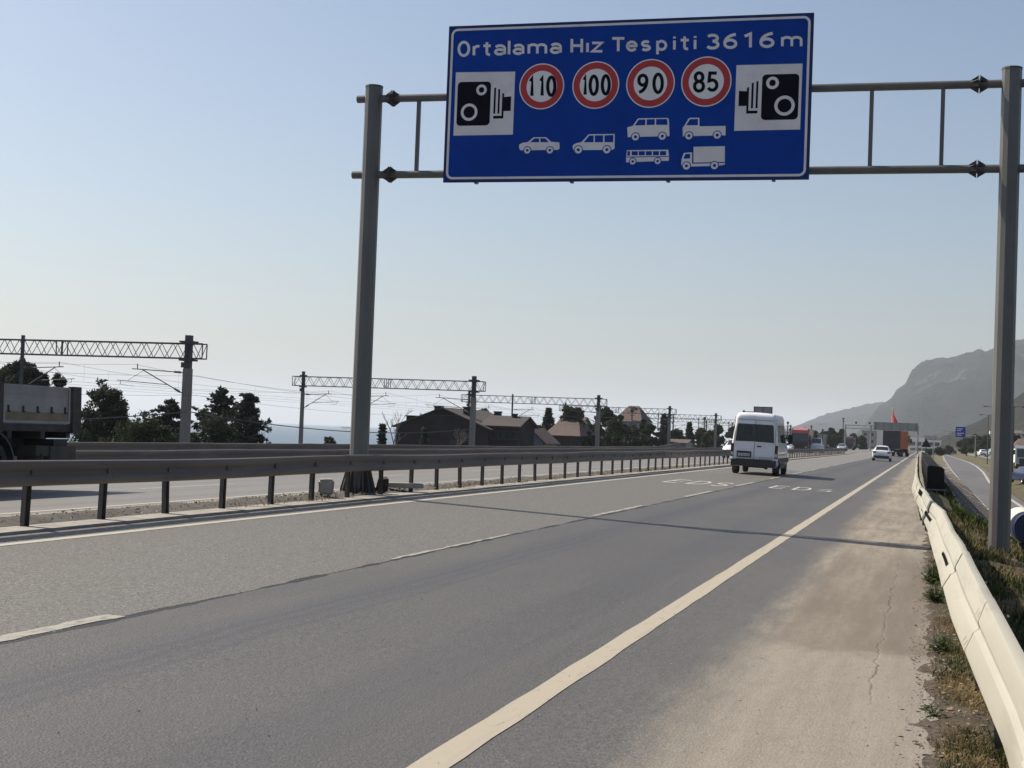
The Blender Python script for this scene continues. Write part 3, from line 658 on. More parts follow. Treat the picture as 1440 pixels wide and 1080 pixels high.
for zc, xa, xb in ((8.15, -11.1, 1.73), (6.63, -11.14, 1.69)):
    mb = MB(); mb.tube((xa, GY+0.02, zc), (xb, GY+0.02, zc), 0.075, n=16)
    bm_ = part(mb, 'beam', 'galv', gan, world=True, smooth=True)
    for X0, s in ((-10.35, 1), (0.76, 1)):
        mb = MB()
        for dx in (-0.022, 0.012):
            mb.tube((X0+dx, GY+0.02, zc), (X0+dx+0.012, GY+0.02, zc), 0.165, n=8)
        for k in range(8):
            a = 2*math.pi*(k+0.5)/8; cs, sn = math.cos(a), math.sin(a)
            vs = []
            for t in (-0.005, 0.005):
                for dx, r in ((-0.15, 0.074), (-0.02, 0.074), (-0.02, 0.155), (0.02, 0.155), (0.02, 0.074), (0.15, 0.074)):
                    vs.append((X0+dx, GY+0.02+r*cs-t*sn, zc+r*sn+t*cs))
            mb.add(vs, [(0, 1, 2), (3, 4, 5), (6, 8, 7), (9, 11, 10), (0, 2, 8, 6), (3, 5, 11, 9), (2, 3, 9, 8)])
        part(mb, 'flange_joint', 'galv_dark', bm_)
for xs_ in (-9.8, -7.9, -5.9, -3.95, -1.1, 0.145):
    mb = MB(); mb.box((xs_, GY+0.02, 7.39), (0.073, 0.06, 1.38)); part(mb, 'strut', 'galv', gan, world=True)

# ------------------------------------------------------------------ blue sign
SY = 27.41; SX0, SX1, SZ0, SZ1 = -9.14, -2.158, 6.418, 9.47
SW, SH = SX1-SX0, SZ1-SZ0
sg = empty('highway_sign', ((SX0+SX1)/2, SY, SZ0), label='large blue average speed check sign hanging from the gantry over the lanes', cat='road sign')
def uv(px, py):
    """sign-drawing units (1330 x 600 sheet) to sheet coordinates"""
    s = (px-72)/1326.0; t = (py-(95-45*s))/(564+40*s)
    u_ = (px-(78-12*t))/(1326-5*t); u_ += 0.062*u_*(1-u_); return SX0+u_*SW, SZ1-t*SH
def S3(px, py, lay): x, z = uv(px, py); return (x, SY-0.03-lay, z)
mb = MB(); mb.box(((SX0+SX1)/2, SY, (SZ0+SZ1)/2), (SW, 0.05, SH)); panel = part(mb, 'panel', 'blue', sg, world=True)
mb = MB()
for x_ in (-8.5, -6.6, -4.75, -2.8):
    mb.box((x_, SY+0.09, (SZ0+SZ1)/2), (0.06, 0.11, SH+0.03))
part(mb, 'mounting_rails', 'galv', sg, world=True)
def rring(x0, x1, z0, z1, r, w, y, n=8):
    out = []; inn = []
    for cx, cz, a0 in ((x1-r, z1-r, 0), (x0+r, z1-r, 90), (x0+r, z0+r, 180), (x1-r, z0+r, 270)):
        for i in range(n+1):
            a = math.radians(a0+90*i/n); c, s_ = math.cos(a), math.sin(a)
            out.append((cx+r*c, y, cz+r*s_)); inn.append((cx+(r-w)*c, y, cz+(r-w)*s_))
    return out, inn
mb = MB(); o_, i_ = rring(SX0+0.055, SX1-0.055, SZ0+0.055, SZ1-0.055, 0.13, 0.045, SY-0.031)
n = len(o_); mb.add(o_+i_, [(k, (k+1) % n, n+(k+1) % n, n+k) for k in range(n)]); part(mb, 'border', 'sheet', sg, world=True)
mb = MB()
for (a, b, c, d) in ((SX0, SX0+0.05, SZ0, SZ1), (SX1-0.05, SX1, SZ0, SZ1), (SX0+0.05, SX1-0.05, SZ1-0.045, SZ1), (SX0+0.05, SX1-0.05, SZ0, SZ0+0.045)):
    mb.add([(a, SY-0.028, c), (b, SY-0.028, c), (b, SY-0.028, d), (a, SY-0.028, d)], [(0, 1, 2, 3)])
part(mb, 'edge_strip', 'blue_edge', sg, world=True)
# lettering: (glyph, left px, right px)
TXT = [('O', 112, 155), ('r', 166, 190), ('t', 204, 232), ('a', 245, 283), ('l', 294, 303), ('a', 313, 350), ('m', 366, 437), ('a', 448, 486),
       ('H', 522, 567), ('ı', 579, 588), ('z', 598, 637), ('T', 673, 717), ('e', 724, 763), ('s', 778, 812), ('p', 833, 870), ('i', 894, 904), ('t', 921, 951), ('i', 969, 979),
       ('3', 1013, 1058), ('6', 1076, 1123), ('1', 1153, 1176), ('6', 1207, 1257), ('m', 1285, 1362)]
GW = {'O': 0.68, 'r': 0.38, 't': 0.42, 'a': 0.5, 'l': 0.12, 'm': 0.96, 'H': 0.64, 'ı': 0.12, 'z': 0.5, 'T': 0.6, 'e': 0.54, 's': 0.5, 'p': 0.52, 'i': 0.12, '3': 0.58, '6': 0.62, '1': 0.24}
mb = MB(); last = 112
for ch, a, b in TXT:
    if a-last > 24 and mb.v: part(mb, 'word', 'sheet', sg, world=True); mb = MB()
    last = b
    cx = (a+b)/2; base = 206-(cx-112)/1250*31; hh = 57.0
    if ch in '361': hh = 59
    wpx = (b-a)-9; g0 = 0.06
    gw = GW[ch]-0.12
    # stroke in px space for even weight
    for kk, (pts, closed) in enumerate(GL[ch]):
        P2 = [Vector((a+4.5+((p[0]-0.06)/gw*wpx if gw > 0.01 else 0), -(base-4-p[1]*(hh-8)-(a+4.5-112)*0))) for p in pts]
        A, B = ribbon(P2, 9.8 if ch not in '361' else 10.6, closed); nn = len(A); vs = []
        for q, r in zip(A, B): vs += [S3(q[0], -q[1], 0.0015+0.0012*kk), S3(r[0], -r[1], 0.0015+0.0012*kk)]
        mb.add(vs, [(2*i, 2*i+1, 2*((i+1) % nn)+1, 2*((i+1) % nn)) for i in range(nn if closed else nn-1)])
part(mb, 'word', 'sheet', sg, world=True)
# speed discs
def disc(mb, cx, cy, r, lay, n=48, r0=None):
    x, z = uv(cx, cy); rm = r*SW/1326.0
    o1 = [(x+rm*math.cos(2*math.pi*i/n), SY-0.03-lay, z+rm*math.sin(2*math.pi*i/n)) for i in range(n)]
    if r0 is None: mb.add(o1, [tuple(range(n))])
    else:
        q = r0*SW/1326.0
        o2 = [(x+q*math.cos(2*math.pi*i/n), SY-0.03-lay, z+q*math.sin(2*math.pi*i/n)) for i in range(n)]
        mb.add(o1+o2, [(k, (k+1) % n, n+(k+1) % n, n+k) for k in range(n)])
for txt, cx, cy, r, dg in (('110', 419, 314, 84, [(372, 390), (409, 427), (435, 473)]), ('100', 615, 310, 86, [(567, 583), (589, 627), (633, 670)]), ('90', 813, 305, 87.5, [(764, 806), (820, 862)]), ('85', 1015, 299, 89, [(967, 1011), (1018, 1060)])):
    mb = MB(); disc(mb, cx, cy, r, 0.001); d_ = part(mb, 'speed_limit_disc', 'disc', sg, world=True)
    mb = MB(); disc(mb, cx, cy, r-4, 0.0025, r0=r-27); part(mb, 'red_ring', 'red', d_)
    mb = MB()
    for ch, (a, b) in zip(txt, dg):
        gw = {'1': 0.18, '0': 0.48, '9': 0.52, '8': 0.52, '5': 0.46}[ch]; x0_ = {'1': 0.02, '0': 0.05, '9': 0.0, '8': 0.04, '5': 0.08}[ch]
        base = cy+38-(a-cx)*0.03
        for kk, (pts, closed) in enumerate(GL[ch]):
            A, B = ribbon([Vector((a+6+(p[0]-x0_)/gw*(b-a-12), -(base-5-p[1]*66))) for p in pts], 12.0, closed); nn = len(A); vs = []
            for q, w_ in zip(A, B): vs += [S3(q[0], -q[1], 0.003+0.0012*kk), S3(w_[0], -w_[1], 0.003+0.0012*kk)]
            mb.add(vs, [(2*i, 2*i+1, 2*((i+1) % nn)+1, 2*((i+1) % nn)) for i in range(nn if closed else nn-1)])
    part(mb, 'number', 'ink', d_)
def poly(mb, pts, lay): mb.add([S3(x, y, lay) for x, y in pts], [tuple(range(len(pts)))])
def rpoly(x0, y0, x1, y1, r, n=5, sl=0.0):
    out = []
    for cx, cy, a0 in ((x1-r, y0+r, -90), (x1-r, y1-r, 0), (x0+r, y1-r, 90), (x0+r, y0+r, 180)):
        for i in range(n+1):
            a = math.radians(a0+90*i/n); x = cx+r*math.cos(a); out.append((x, cy+r*math.sin(a)-sl*(x-x0)))
    return out
for mir, q in ((0, [(106, 262), (322, 260), (317, 488), (101, 491)]), (1, [(1124, 240), (1363, 235), (1355, 474), (1117, 478)])):
    mb = MB(); poly(mb, q, 0.001); pl_ = part(mb, 'camera_plate', 'sheet', sg, world=True)
    mb = MB(); dk = MB()
    def C(x, y):      # 0..216 x 0..229 plate units -> px
        if mir: x = 216-x
        u, v = x/216, y/229
        a = q[0]; b = q[1]; c = q[2]; d = q[3]
        return ((a[0]*(1-u)+b[0]*u)*(1-v)+(d[0]*(1-u)+c[0]*u)*v, (a[1]*(1-u)+b[1]*u)*(1-v)+(d[1]*(1-u)+c[1]*u)*v)
    def cp(m_, pts, lay): poly(m_, [C(x, y) for x, y in pts], lay)
    cp(mb, rpoly(9, 35, 130, 194, 14), 0.002)
    cp(mb, [(142, 58), (149, 58), (149, 152), (142, 152)], 0.002)
    cp(mb, [(157, 62), (164, 64), (164, 152), (157, 152)], 0.002)
    cp(mb, [(172, 77), (179, 80), (179, 170), (172, 170)], 0.002)
    cp(mb, [(142, 160), (172, 160), (172, 170), (142, 170)], 0.002)
    cp(mb, [(179, 92), (205, 90), (205, 143), (179, 143)], 0.002)
    part(mb, 'camera_symbol', 'ink', pl_)
    mb = MB()
    for x, y, r in ((96, 65, 20), (54, 145, 32)):
        px, py = C(x, y); k = 1.1 if mir else 1.0
        disc(mb, px, py, r*k, 0.0035, 32, r0=r*k*0.68 if r > 25 else r*k*0.52)
    part(mb, 'lens_rings', 'sheet', pl_)
# vehicle pictograms
def picto(body, holes, wheels, wr, lab):
    mb = MB(); poly(mb, body, 0.001)
    for x, y in wheels: disc(mb, x, y, wr, 0.0035, 24)
    o = part(mb, 'vehicle_symbol', 'sheet', sg, world=True, label=lab)
    mb = MB()
    for h in holes: mh = MB(); poly(mh, h, 0.002); part(mh, 'window', 'blue', o)
    for x, y in wheels: disc(mb, x, y, wr+3.2, 0.0024, 24); disc(mb, x, y, wr*0.42, 0.0045, 16)
    part(mb, 'wheel_arches', 'blue', o)
picto([(341, 524), (352, 518), (372, 515), (392, 498), (438, 498), (457, 515), (486, 517), (487, 540), (480, 544), (345, 545), (340, 535)],
      [[(380, 516), (396, 502), (412, 502), (414, 516)], [(418, 516), (416, 502), (435, 502), (448, 516)]], [(370, 545), (452, 545)], 12, 'saloon car outline')
picto([(536, 526), (548, 520), (566, 516), (592, 488), (686, 487), (686, 540), (678, 545), (538, 545), (534, 536)],
      [[(574, 517), (594, 493), (610, 492), (610, 517)], [(614, 517), (614, 492), (644, 492), (644, 517)], [(649, 517), (649, 492), (681, 491), (681, 517)]], [(555, 544), (658, 544)], 13.5, 'estate car outline')
picto([(731, 464), (744, 460), (752, 457), (768, 433), (774, 431), (876, 430), (881, 434), (884, 496), (733, 499)],
      [[(758, 457), (772, 436), (796, 435), (796, 456)], [(801, 456), (801, 435), (830, 434), (830, 455)], [(835, 455), (835, 434), (874, 434), (877, 455)]], [(761, 498), (858, 496)], 13, 'minibus outline')
picto([(931, 466), (938, 457), (952, 433), (958, 430), (991, 430), (992, 461), (1086, 460), (1086, 494), (932, 497)],
      [[(944, 457), (957, 435), (986, 434), (986, 457)]], [(954, 495), (1056, 493)], 13, 'pickup truck outline')
picto([(731, 546), (880, 545), (883, 570), (882, 585), (728, 590), (728, 572)],
      [[(733, 550), (742, 550), (742, 566), (732, 566)]]+[[(748+25.5*i, 550), (770+25.5*i, 550), (770+25.5*i, 565), (748+25.5*i, 565)] for i in range(5)]+[[(729, 569.5), (883, 568), (883, 571), (729, 572.5)]], [(752, 587), (842, 586)], 11, 'coach outline')
picto([(928, 580), (936, 557), (964, 555), (970, 555), (970, 535), (1084, 533), (1084, 600), (1062, 604), (930, 607), (927, 598)],
      [[(935, 578), (941, 561), (959, 560), (959, 577)], [(966, 534), (971, 534), (971, 592), (1083, 590), (1083, 594), (966, 596)], [(926, 550), (964, 550), (964, 530), (968, 530), (968, 554), (930, 554)]], [(946, 604), (1047, 603)], 13, 'box lorry outline')

# ------------------------------------------------------------------ guard rails
WPROF = [(0.0, 0.155), (0.03, 0.152), (0.062, 0.135), (0.081, 0.105), (0.081, 0.08), (0.06, 0.05), (0.022, 0.022), (0.014, 0.0), (0.022, -0.022), (0.06, -0.05), (0.081, -0.08), (0.081, -0.105), (0.062, -0.135), (0.03, -0.152), (0.0, -0.155)]
RPROF = [(0.0, 0.158), (0.028, 0.155), (0.05, 0.142), (0.055, 0.13), (0.05, 0.03), (0.03, 0.004), (0.03, -0.004), (0.05, -0.03), (0.055, -0.13), (0.05, -0.142), (0.028, -0.155), (0.0, -0.158)]
def guard_rail(name, label, path, side, y0, y1, m, pm, post_y, grp=None, panel_len=4.0, depth=1.0, jog=0.012, seed=1, post_w=0.1, postx=0.1, zpost=None, smooth=True, holes=True, dz=0.0, PR=None):
    PR = PR or WPROF
    """path(y)-> (x_top, z_top, x_bottom, z_bottom); side=+1 face points to +X"""
    root = empty(name, (path(max(y0, 0))[0], max(y0, 0), 0), label=label, cat='guard rail', group=grp)
    R_ = random.Random(seed); mb = MB(); hb = MB()
    joints = []; y = y0
    k = 0; prev = 0
    while y < y1-0.1:
        L = min(panel_len*(1 if y < 90 else 3), y1-y); off = R_.uniform(-jog, jog); zo = R_.uniform(-jog, jog)*0.7; ov = 0.0 if k == 0 else 0.28
        def prof(yy, off=off, zo=zo):
            xt, zt, xb, zb = path(yy); cx, cz = (xt+xb)/2, (zt+zb)/2; ux, uz = (xt-xb), (zt-zb); ln = math.hypot(ux, uz); ux /= ln; uz /= ln
            nx, nz = (uz, -ux) if side > 0 else (-uz, ux)
            return [(cx+nx*(d*depth+off+(0.004 if k % 2 else 0))+ux*h*ln/0.31, yy, cz+nz*d*depth+uz*h*ln/0.31+zo) for d, h in PR]
        st = 0.25 if y < 45 else (0.8 if y < 90 else 3.0)
        ns = max(2, int((L+ov)/st)); ys_ = [y-ov+(L+ov)*i/ns for i in range(ns+1)]
        mb.sweep(prof, ys_, closed=False)
        if holes and y < 80:
            for dy in (-0.05, -0.22):
                for hp in (4, 8 if PR is RPROF else 10):
                    p = prof(y+dy)[hp]; p2 = prof(y+dy+0.03)[hp+0]; a = prof(y+dy)[hp-1]; b = prof(y+dy)[hp+0]
                    hb.add([(a[0]+side*0.0035, y+dy, lerp(a[2], b[2], .2)), (a[0]+side*0.0035, y+dy+0.012, lerp(a[2], b[2], .2)), (b[0]+side*0.0035, y+dy+0.06, lerp(a[2], b[2], .9)), (b[0]+side*0.0035, y+dy+0.05, lerp(a[2], b[2], .9))], [(0, 1, 2, 3)])
        joints.append(y); y += L; k += 1
    rail = part(mb, 'rail', m, root, smooth=smooth, world=True)
    rail.data.set_sharp_from_angle(angle=math.radians(28 if PR is RPROF else 40))
    if hb.v: part(hb, 'bolt_slots', 'hole', rail)
    extra = MB()
    for i, py in enumerate(post_y):
        t = MB() if i < 98 else extra
        xt, zt, xb, zb = path(py); x = (xt+xb)/2-side*postx; g0 = (road_z(x) if zpost is None else zpost(x, py))-0.15
        top = zt-0.02; lean = R_.uniform(-0.04, 0.04) if R_.random() > 0.25 else R_.uniform(-0.12, 0.12)
        w = post_w; pr = [(-0.03*side, -w/2), (0.03*side, -w/2), (0.03*side, -w/2+0.008), (-0.022*side, -w/2+0.008), (-0.022*side, w/2-0.008), (0.03*side, w/2-0.008), (0.03*side, w/2), (-0.03*side, w/2)]
        nn = len(pr); vs = [(x+a, py+b+ly, z) for z, ly in ((g0, 0), (top, lean)) for a, b in pr]
        t.add(vs, [(j, (j+1) % nn, nn+(j+1) % nn, nn+j) for j in range(nn)]+[tuple(range(nn-1, -1, -1)), tuple(range(nn, 2*nn))])
        t.box((x+side*0.055, py+lean, (zt+zb)/2), (0.05, w*0.8, 0.12))
        if t is not extra: part(t, 'post', pm, root, world=True)
    if extra.v: part(extra, 'post_row', pm, root, world=True, kind='stuff')
    return root
def p_med(y):
    w = 0.012*math.sin(y*0.9)+0.01*math.sin(y*0.37+1); z = 1.075+0.012*math.sin(y*0.55)+pw(y, [(0, 0), (60, 0.0), (200, -0.05)])
    return (-10.36+w, z, -10.33+w, z-0.31)
py_ = [12.25+1.75*i-0.0 for i in range(0, 112)]; py_[0] = 12.2
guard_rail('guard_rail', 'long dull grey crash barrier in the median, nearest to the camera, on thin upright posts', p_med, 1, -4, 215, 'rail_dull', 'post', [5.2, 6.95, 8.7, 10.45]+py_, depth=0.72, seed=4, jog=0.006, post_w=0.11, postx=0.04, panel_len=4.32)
guard_rail('guard_rail', 'low grey crash barrier along the outer edge of the far carriageway', lambda y: (-19.3, 0.8+0.01*math.sin(y*0.5), -19.28, 0.49), 1, 12, 190, 'rail_dull', 'post', [14+2*i for i in range(70)], seed=8, depth=0.8, holes=False)
guard_rail('guard_rail', 'farthest grey crash barrier beside the railway, with its end bent upward', lambda y: (-25.2+pw(y, [(40, 0), (56, 0.05), (78, 2.6), (140, 3.0)]), 0.8+pw(y, [(128, 0), (140, 0.35)]), -25.17+pw(y, [(40, 0), (56, 0.05), (78, 2.6), (140, 3.0)]), 0.5+pw(y, [(128, 0), (140, 0.35)])), 1, 22, 140, 'rail_dull', 'post', [24+2*i for i in range(57)], seed=9, depth=0.8, holes=False, zpost=lambda x, y: -0.3)
def p_right(y):
    xt = pw(y, [(-3, 0.46), (6.8, 0.445), (9.2, 0.425), (11.8, 0.40), (14.5, 0.385), (16.5, 0.355), (18.8, 0.34), (21.5, 0.31), (24.5, 0.21), (27.6, 0.15), (31, 0.06), (34.5, -0.05), (40, -0.1), (52.8, -0.21), (114, -0.46), (200, -0.7)])
    xb = pw(y, [(-3, 0.39), (6.4, 0.385), (8.3, 0.325), (10.9, 0.25), (13.5, 0.215), (16.3, 0.19), (20.5, 0.13), (25, 0.06), (29.2, -0.01), (34, -0.13), (43, -0.26), (60, -0.3), (114, -0.52), (200, -0.74)])
    dz = pw(y, [(0, 0), (12, 0), (15, 0.01), (17.5, -0.015), (22, 0.01), (27, -0.02), (33, 0.02), (45, 0.0)])
    return (xt, 0.755+dz, xb, 0.425+dz)
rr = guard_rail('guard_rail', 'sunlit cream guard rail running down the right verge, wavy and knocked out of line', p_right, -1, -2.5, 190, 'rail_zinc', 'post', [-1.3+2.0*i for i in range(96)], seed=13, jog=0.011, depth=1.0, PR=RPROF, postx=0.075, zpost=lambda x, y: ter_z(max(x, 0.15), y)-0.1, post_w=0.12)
def tear(ya, yb, h0, h1, side=-1):
    m_ = MB(); vs = []; N_ = 8
    for i in range(N_+1):
        y = lerp(ya, yb, i/N_); xt, zt, xb, zb = p_right(y)
        for h in (h0, h1):
            f = (h+0.155)/0.31; x = lerp(xb, xt, f)-0.068; vs.append((x, y, lerp(zb, zt, f)))
    m_.add(vs, [(2*i, 2*i+1, 2*i+3, 2*i+2) for i in range(N_)])
    return m_
tm = MB()
for a in ((31.2, 33.0, 0.05, 0.14), (26.6, 28.2, -0.13, -0.05), (22.6, 26.0, -0.03, 0.012), (14.2, 15.9, -0.024, 0.004)):
    q = tear(*a); tm.add(q.v, q.f)
part(tm, 'torn_gap', 'hole', rr, world=True)

# dark mesh-clad barrier behind the right rail
bx_ = empty('barrier_screen', (0.55, 58, 0), label='long black mesh clad screen standing behind the cream guard rail', cat='barrier')
mb = MB(); ys_ = [58+4.4*i for i in range(31)]
def scr(y):
    x0 = pw(y, [(58, 0.1), (100, -0.15), (190, -0.35)])+0.03; x1 = x0+pw(y, [(58, 0.62), (190, 0.5)]); t = 0.96+0.05*math.sin(y*1.3)+0.03*math.sin(y*3.1)
    return [(x0, y, -0.05), (x0, y, t-0.04), (x0+0.06, y, t+0.02), (x1-0.1, y, t-0.02), (x1, y, t-0.12), (x1, y, -0.6)]
mb.sweep(scr, ys_, caps=True); part(mb, 'mesh_cladding', 'barrier', bx_, world=True)
mb = MB(); mb.tube((0.05, 57.9, 0.06), (0.86, 57.95, 0.06), 0.03, n=8); part(mb, 'bottom_pipe', 'galv', bx_, world=True)
for x in (0.2, 0.5, 0.78):
    mb = MB(); mb.box((x, 57.95, -0.55), (0.07, 0.07, 1.2)); part(mb, 'leg', 'post', bx_, world=True)

# stepped slab facing between barrier and slip road
mb = MB(); y = 50.0; R_ = random.Random(11)
while y < 235:
    L = 2.6 if y < 120 else 5.0
    def zz(f, yy): return lerp(-1.12, slipv(yy, 3)+0.1, f)
    for j in range(5):
        f0, f1 = j/5, (j+1)/5-0.01; xa = lerp(1.55, slipv(y, 1)-0.28, f0); xb = lerp(1.55, slipv(y, 1)-0.28, f1); d = R_.uniform(-0.02, 0.02)
        za, zb = zz(f0, y)+d, zz(f1, y)+d; g_ = L*0.86-R_.uniform(0, 0.2)
        top0, top1 = 0.08, 0.36
        mb.cur = 0
        mb.add([(xa, y, za+top0), (xb, y, zb+top0), (xb, y+g_, zb+top1), (xa, y+g_, za+top1), (xa, y, za-0.35), (xb, y, zb-0.35), (xb, y+g_, zb-0.35), (xa, y+g_, za-0.35)],
               [(0, 1, 2, 3), (0, 4, 5, 1), (1, 5, 6, 2), (2, 6, 7, 3), (3, 7, 4, 0)])
        mb.cur = 1; mb.add([(xa, y+g_, za+top1), (xb, y+g_, zb+top1), (xb, y+L-0.02, zb+top1+0.06), (xa, y+L-0.02, za+top1+0.06)], [(0, 1, 2, 3)])  # dark strip painted as the shade of the gap behind each slab
    y += L
props(mb.build('slab_facing', ['slab', 'mud_gap_shade']), label='weathered stepped concrete slabs on the bank beside the slip road', cat='retaining slabs')

# ------------------------------------------------------------------ railway portals, masts, wires
def cantilever(mb, ins, x, s, y, zt=4.35):
    mb.tube((x, y, zt-0.08), (x+s*3.35, y, zt+0.06), 0.028, n=6); mb.tube((x+s*3.0, y, zt+0.06), (x+s*3.0, y, zt+0.36), 0.03, n=5)
    mb.tube((x, y, zt-1.3), (x+s*2.7, y, zt+0.03), 0.03, n=6)
    mb.tube((x+s*1.0, y, zt-0.8), (x+s*4.3, y, zt-0.62), 0.022, n=5); mb.tube((x+s*2.6, y, zt-0.02), (x+s*3.6, y, zt-0.64), 0.012, n=4)
    mb.tube((x+s*4.05, y, zt-0.63), (x+s*4.05, y, zt-0.85), 0.015, n=4); mb.tube((x+s*4.05, y, zt-0.85), (x+s*3.2, y, zt-0.95), 0.012, n=4)
    for a, b in (((x+s*0.25, zt-0.07), (x+s*0.7, zt-0.05)), ((x+s*0.25, zt-1.18), (x+s*0.62, zt-1.0))):
        n_ = 6
        for i in range(n_):
            u = lerp(a[0], b[0], i/n_); w_ = lerp(a[1], b[1], i/n_); ins.tube((u, y, w_), (u+s*0.03, y, w_+0.01), 0.075, 0.05, n=8)
def lattice(mb, xa, xb, y, z0, z1, d=0.55, step=0.8):
    r = 0.034
    for yy in (y-d/2, y+d/2):
        for z in (z0, z1): mb.box(((xa+xb)/2, yy, z), (xb-xa, 0.07, 0.07))
        x = xa; up = True
        while x < xb-0.1:
            x2 = min(x+step/1.6, xb); mb.tube((x, yy, z0 if up else z1), (x2, yy, z1 if up else z0), 0.021, n=4); x = x2; up = not up
        for x in (xa, xb, xb-1.0, xa+1.0, (xa+xb)/2-0.2, (xa+xb)/2+0.2): mb.box((x, yy, (z0+z1)/2), (0.05, 0.05, z1-z0))
    x = xa
    while x < xb: mb.box((x, y, z1), (0.03, d, 0.03)); mb.box((x, y, z0), (0.03, d, 0.03)); x += step*1.6
def portal(xr, y, k, wide=16.4):
    zr = -2.35; dz = -0.008*0; root = empty('railway_portal', (xr, y, zr), label=PORT_LAB[k], cat='catenary portal', group='lattice portals over the railway')
    xl = xr-wide
    for x, s, w0 in ((xr, 1, 0.48), (xl, -1, 0.32)):
        mb = MB(); mb.box((x, y, (zr+4.5)/2), (w0, w0, 4.5-zr), taper=0.86); mst = part(mb, 'mast', 'mast', root, world=True)
        mb = MB(); mb.box((x, y, 5.45), (w0*0.72, w0*0.72, 1.9)); mb.box((x, y, 6.02), (w0*1.75, w0*1.5, 0.1)); mb.box((x, y, 4.98), (w0*1.75, w0*1.5, 0.1)); mb.box((x-0.12, y, 4.7), (w0*0.9, w0*0.9, 0.3))
        part(mb, 'head_frame', 'truss', mst)
    mb = MB(); lattice(mb, xl-0.95, xr+1.0, y, 5.08, 5.92); part(mb, 'truss', 'truss', root, world=True)
    dx = xr-10.8; mb = MB(); mb.box((dx, y, 4.55), (0.16, 0.16, 3.3)); part(mb, 'drop_post', 'truss', root, world=True)
    for x, s in ((xr-0.2, -1), (dx+0.1, 1), (xl+0.15, 1)):
        mb = MB(); ins = MB(); cantilever(mb, ins, x, s*(0.8 if s > 0 else 1), y); c = part(mb, 'cantilever', 'truss', root, world=True); part(ins, 'insulator', 'insul', c)
    return root
PX = [(77, -40.55), (127, -38.73), (177, -38.15), (227, -37.75), (277, -37.4), (327, -37.1), (377, -36.8), (427, -36.5), (477, -36.2)]
PORT_LAB = ['nearest lattice railway portal, leftmost, behind the dropside truck and the dark pines', 'second lattice railway portal, its truss crossing behind the left gantry leg', 'third railway portal from the left, in front of the dark gabled house',
            'fourth railway portal, behind the palm and the red roofed house', 'fifth railway portal counted from the left', 'sixth railway portal, left of the white van roof', 'seventh railway portal, small and partly hidden by the white van', 'eighth railway portal, tiny beyond the van', 'ninth and farthest lattice railway portal']
for k, (y, x) in enumerate(PX): portal(x, y, k)
def wires(off, zt, name, lab, sag=0.75, droppers=True, contact=True, zc=3.42):
    root = empty(name, (PX[0][1]+off, PX[0][0], -2.3), label=lab, cat='overhead wire', group='overhead line wires')
    mess = MB(); con = MB(); dr = MB()
    pts = [(27, -42.3), (77, -40.55)]+[(a, b) for a, b in PX[1:]]
    for (ya, xa), (yb, xb) in zip(pts[:-1], pts[1:]):
        P = []; N_ = 10
        for i in range(N_+1):
            t = i/N_; P.append((lerp(xa, xb, t)+off, lerp(ya, yb, t), zt-sag*4*t*(1-t)))
        mess.path(P, 0.009, 4)
        if contact:
            con.path([(xa+off, ya, zc), (xb+off, yb, zc)], 0.008, 4)
            for i in range(1, N_, 2): dr.tube(P[i], (P[i][0], P[i][1], zc), 0.004, n=3)
    part(mess, 'messenger_wire' if contact else 'cable', 'wire', root, world=True)
    if contact: part(con, 'contact_wire', 'wire', root, world=True); part(dr, 'dropper', 'wire', root, world=True)
wires(-3.4, 4.66, 'catenary_line', 'contact wire with droppers over the track nearest to the road')
wires(-8.2, 4.66, 'catenary_line', 'contact wire with droppers over the middle track')
wires(-13.6, 4.66, 'catenary_line', 'contact wire with droppers over the seaward track')
wires(0.5, 3.0, 'feeder_cable', 'bare feeder cable on the road side of the portal masts', sag=0.5, contact=False)
wires(0.62, 4.1, 'feeder_cable', 'upper feeder cable slung above the other along the portal masts', sag=0.6, contact=False)
mb = MB(); P = [(-34+(-6.4)*t, 40+37*t, 1.0+0.7*t*t+0.35*t) for t in [i/14 for i in range(15)]]; mb.path(P, 0.028, 5)
P = [(-40.4+1.8*t, 77+50*t, 2.05-1.5*4*t*(1-t)*0.5-0.3*t) for t in [i/14 for i in range(15)]]; mb.path(P, 0.03, 5)
props(mb.build('slack_cable', 'wire'), label='thick slack black cable hanging low between the railway masts', cat='cable')
# the tracks
for k, off in enumerate((-3.9, -8.6, -13.3)):
    root = empty('railway_track', (-40+off, 77, -2.35), label=['railway track nearest to the road', 'middle one of the three railway tracks', 'seaward railway track, farthest of three from the road'][k], cat='railway track', group='railway tracks')
    for s in (-0.72, 0.72):
        mb = MB(); pts = [(27, -42.3)]+[(a, b) for a, b in PX]
        for (ya, xa), (yb, xb) in zip(pts[:-1], pts[1:]): mb.tube((xa+off+s, ya, -2.2), (xb+off+s, yb, -2.2), 0.06, n=4)
        part(mb, 'rail', 'rust', root, world=True)
    mb = MB()
    for i in range(300):
        y = 28+0.65*i; x = pw(y, [(27, -42.3)]+PX)+off; mb.box((x, y, -2.3), (2.5, 0.24, 0.12))
    part(mb, 'sleepers', 'concrete', root, world=True)

